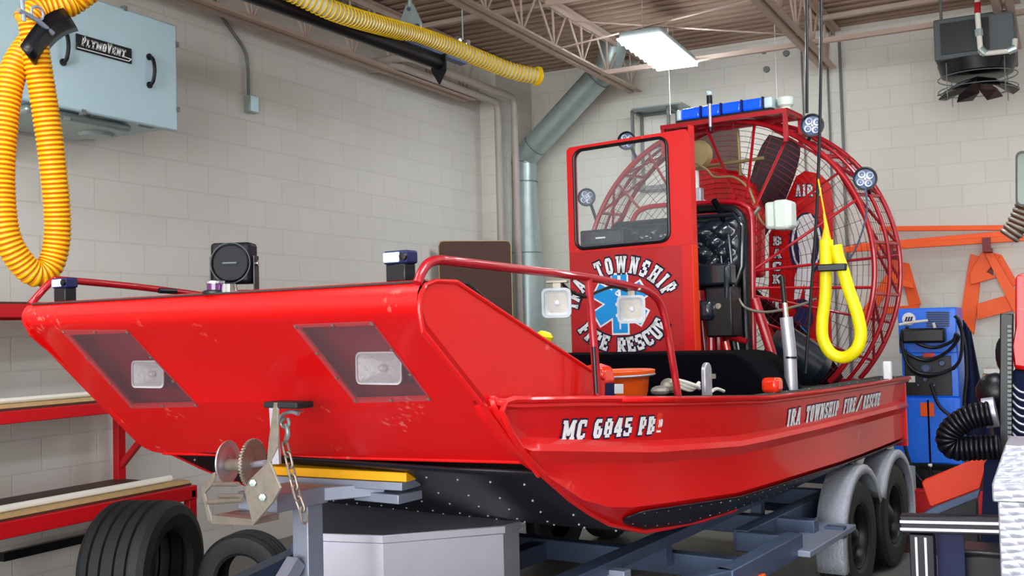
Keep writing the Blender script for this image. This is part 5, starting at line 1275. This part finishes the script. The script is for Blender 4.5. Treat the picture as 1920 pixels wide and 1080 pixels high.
# red low beam and wood on floor behind the wheels
m=MB(); p=oZ(1715,975,.12); m.box((p.x+.1,8.9,.12),(1.1,.14,.24)); tag(m.build('parking_beam','rackred',bevel=.006),'red beam lying on the floor behind the trailer wheels','beam')
m=MB(); m.box((-.9,7.75,.06),(.9,.25,.12)); tag(m.build('timber','brown',bevel=.006),'brown timber block on the floor behind the trailer wheel','timber')
m=MB(); p=oY(1706,925,8.9); m.tube([(p.x,8.9,.0),(p.x,8.9,.42)],.05,16); tag(m.build('gas_bottle','galv'),'small grey bottle standing on the floor left of the orange plate','bottle')
# ================================================================== RIGHT FOREGROUND: machine, plate, bench frame, tread-plate box
t=thing('snow_plough_plate',oY(1790,930,6.4),'tilted orange-red steel plate below the black flexible hose','plate')
m=MB(); P=[oY(x,y,6.3) for x,y in ((1728,906),(1733,900),(1850,852),(1853,858),(1838,916),(1748,950),(1742,948))]; m.prism(P,(0,.05,0)); m.build('plate_face','orangered',t,bevel=.006)
m=MB(); P=[oY(x,y,6.25) for x,y in ((1748,952),(1838,918),(1835,932),(1752,966),(1715,972))]; m.prism(P,(0,.05,0)); m.build('lower_edge','steeldk',t,bevel=.004)
m=MB(); m.lohi((oY(1760,960,6.3).x,6.32,0),(oY(1830,960,6.3).x,6.5,oY(1760,940,6.3).z)); m.build('stand','black',t)
# machine (vehicle) at right
t=thing('utility_vehicle',(.1,6.0,0),'front corner of a black and red utility vehicle at the right edge','vehicle')
def vq(px,py,y=5.8): return oY(px,py,y)
m=MB(); m.beam(vq(1888,588),vq(1886,850),.07,.06); m.build('mast','black',t,bevel=.006)
m=MB()
for i in range(26): m.box(vq(1893,612+i*8.6,5.74),(.018,.03,.014))
m.build('mast_chain','grey',t)
m=MB(); m.prism([vq(x,y) for x,y in ((1903,520),(1912,512),(1960,512),(1960,700),(1902,692),(1897,655),(1903,620))],(0,.5,0)); m.build('red_fairing','red',t,bevel=.03)
m=MB(); m.prism([vq(x,y,5.85) for x,y in ((1900,694),(1980,700),(1980,1080),(1835,1080),(1845,870),(1868,845),(1860,790),(1868,760),(1895,745))],(0,.8,0)); m.build('chassis_body','navycloth',t,bevel=.02)
m=MB()
for i in range(7): m.tube(smooth_path([vq(1897,720+i*15,5.78),vq(1915,735+i*15,5.76),vq(1950,738+i*15,5.76)],5),.006,6)
split_parts(m.build('cooling_fin','alu',t))
m=MB(); m.ball(vq(1880,665,5.85),.05,14,(.7,1,1.8)); m.ball(vq(1868,735,5.9),.1,14); m.build('grip','black',t)
m=MB(); m.tube([vq(1845,775,5.7),vq(1868,772,5.7)],.075,18); m.build('hose_clamp','alu',t)
m=MB(); a=vq(1860,600); 
m.lohi((vq(1840,1000).x,5.9,0),(1.2,6.9,.25)); m.build('undercarriage','black',t)
t=thing('flexible_hose',vq(1800,850,5.6),'black corrugated flexible hose bent back on itself in front of the welder','hose')
m=MB(); ribbed(m,smooth_path([vq(x,y,5.6) for x,y in ((1858,775),(1820,782),(1790,800),(1778,822),(1790,840),(1830,840),(1875,838))],10),.062,.022,.007); m.build('hose_body',['black','matte'],t,smooth=60)
# mirror at the right edge
t=thing('vehicle_mirror',oY(1915,400,4.8),'black-rimmed side mirror on a brown ribbed arm at the right edge','mirror')
m=MB(); P=rrect(1904,283,1962,388,12); m.prism([oY(x,y,4.8) for x,y in P],(0,.05,0)); m.build('mirror_housing','black',t,bevel=.006)
m=MB(); P=rrect(1908,288,1958,383,9); m.prism([oY(x,y,4.79) for x,y in P],(0,.006,0)); m.build('mirror_glass','mirror',t)
m=MB(); ribbed(m,[oY(1925,385,4.85),oY(1916,405,4.85),oY(1904,428,4.85),oY(1890,445,4.85)],.045,.02,.008); m.build('ribbed_arm',['rusty','brown'],t)
m=MB(); m.tube([oY(1925,395,4.9),oY(1990,480,5.2),oY(2010,900,5.6)],.03,10); m.build('support_arm','black',t)
# bench frame with chrome strips
t=thing('steel_frame',oY(1780,1000,5.0),'black tubular steel frame with bright strips in front of the orange plate','frame')
a=oY(1690,980,4.9); b=oY(1872,984,4.9)
ex=b+(b-a)*.4
m=MB(); m.beam(a,ex,.08,.075); m.build('top_bar','poly',t,bevel=.004)
m=MB()
for dz in (.012,-.02): m.beam(a+V((0,-.042,dz)),ex+V((0,-.042,dz)),.006,.012)
m.build('bright_strip','chrome',t)
zb_=a.z-.04
for px in (1730,1990):
    p=oY(px,1020,4.9); m=MB(); m.lohi((p.x-.05,4.86,0),(p.x+.05,4.94,zb_)); m.build('leg','poly',t,bevel=.004)
    m=MB(); 
    for dx in (-.022,.016): m.lohi((p.x+dx-.004,4.853,0),(p.x+dx+.006,4.859,zb_-.01))
    m.build('bright_strip','chrome',t)
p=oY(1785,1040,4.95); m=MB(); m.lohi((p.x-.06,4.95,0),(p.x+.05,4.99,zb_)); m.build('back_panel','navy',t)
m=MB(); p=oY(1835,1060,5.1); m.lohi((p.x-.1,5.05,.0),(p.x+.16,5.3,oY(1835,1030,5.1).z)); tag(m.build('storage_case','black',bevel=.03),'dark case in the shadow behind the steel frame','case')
# tread-plate box
t=thing('tool_box',(0,4.0,0),'aluminium diamond-plate tool box at the lower right corner','box')
zt_=1.02
m=MB(); m.lohi((-.235,4.0,0),(.55,4.6,zt_-.02)); m.build('box_body','diamond',t,bevel=.006)
m=MB(); P=[(-.25,3.98,zt_-.06),(-.25,3.98,zt_),(-.21,4.12,zt_+.12),(-.21,4.45,zt_+.12),(-.25,4.62,zt_),(-.25,4.62,zt_-.06)]; m.prism([V((x,y,z)) for x,y,z in P],(.82,0,0)); m.build('box_lid','diamond',t,bevel=.006)
# ================================================================== LIGHT
w_=bpy.data.worlds.new('world'); sc.world=w_; w_.use_nodes=True; nt=w_.node_tree; bg=nt.nodes['Background']
sky=nt.nodes.new('ShaderNodeTexSky'); sky.sky_type='HOSEK_WILKIE'; sky.turbidity=6; sky.sun_direction=V((.3,-.5,.8)).normalized()
mx=nt.nodes.new('ShaderNodeMix'); mx.data_type='RGBA'; mx.inputs[0].default_value=.75; mx.inputs[7].default_value=(.93,.97,1,1)
nt.links.new(sky.outputs[0],mx.inputs[6]); nt.links.new(mx.outputs[2],bg.inputs[0]); bg.inputs[1].default_value=WORLD
def area(loc,rot,sx,sy,e,colr=(1,1,1)):
    l=bpy.data.lights.new('daylight','AREA'); l.shape='RECTANGLE'; l.size=sx; l.size_y=sy; l.energy=e; l.color=colr
    o=bpy.data.objects.new('daylight',l); col.objects.link(o); o.location=loc; o.rotation_euler=rot; return o
# daylight through the open bay door behind the camera
area((-.2,-6.7,2.0),(math.radians(90),0,0),8.6,3.7,DOOR,(.95,.98,1))
sc.view_settings.view_transform='Standard'; sc.view_settings.look='None'; sc.view_settings.gamma=1; sc.view_settings.use_curve_mapping=False
sc.view_settings.exposure=EXPO
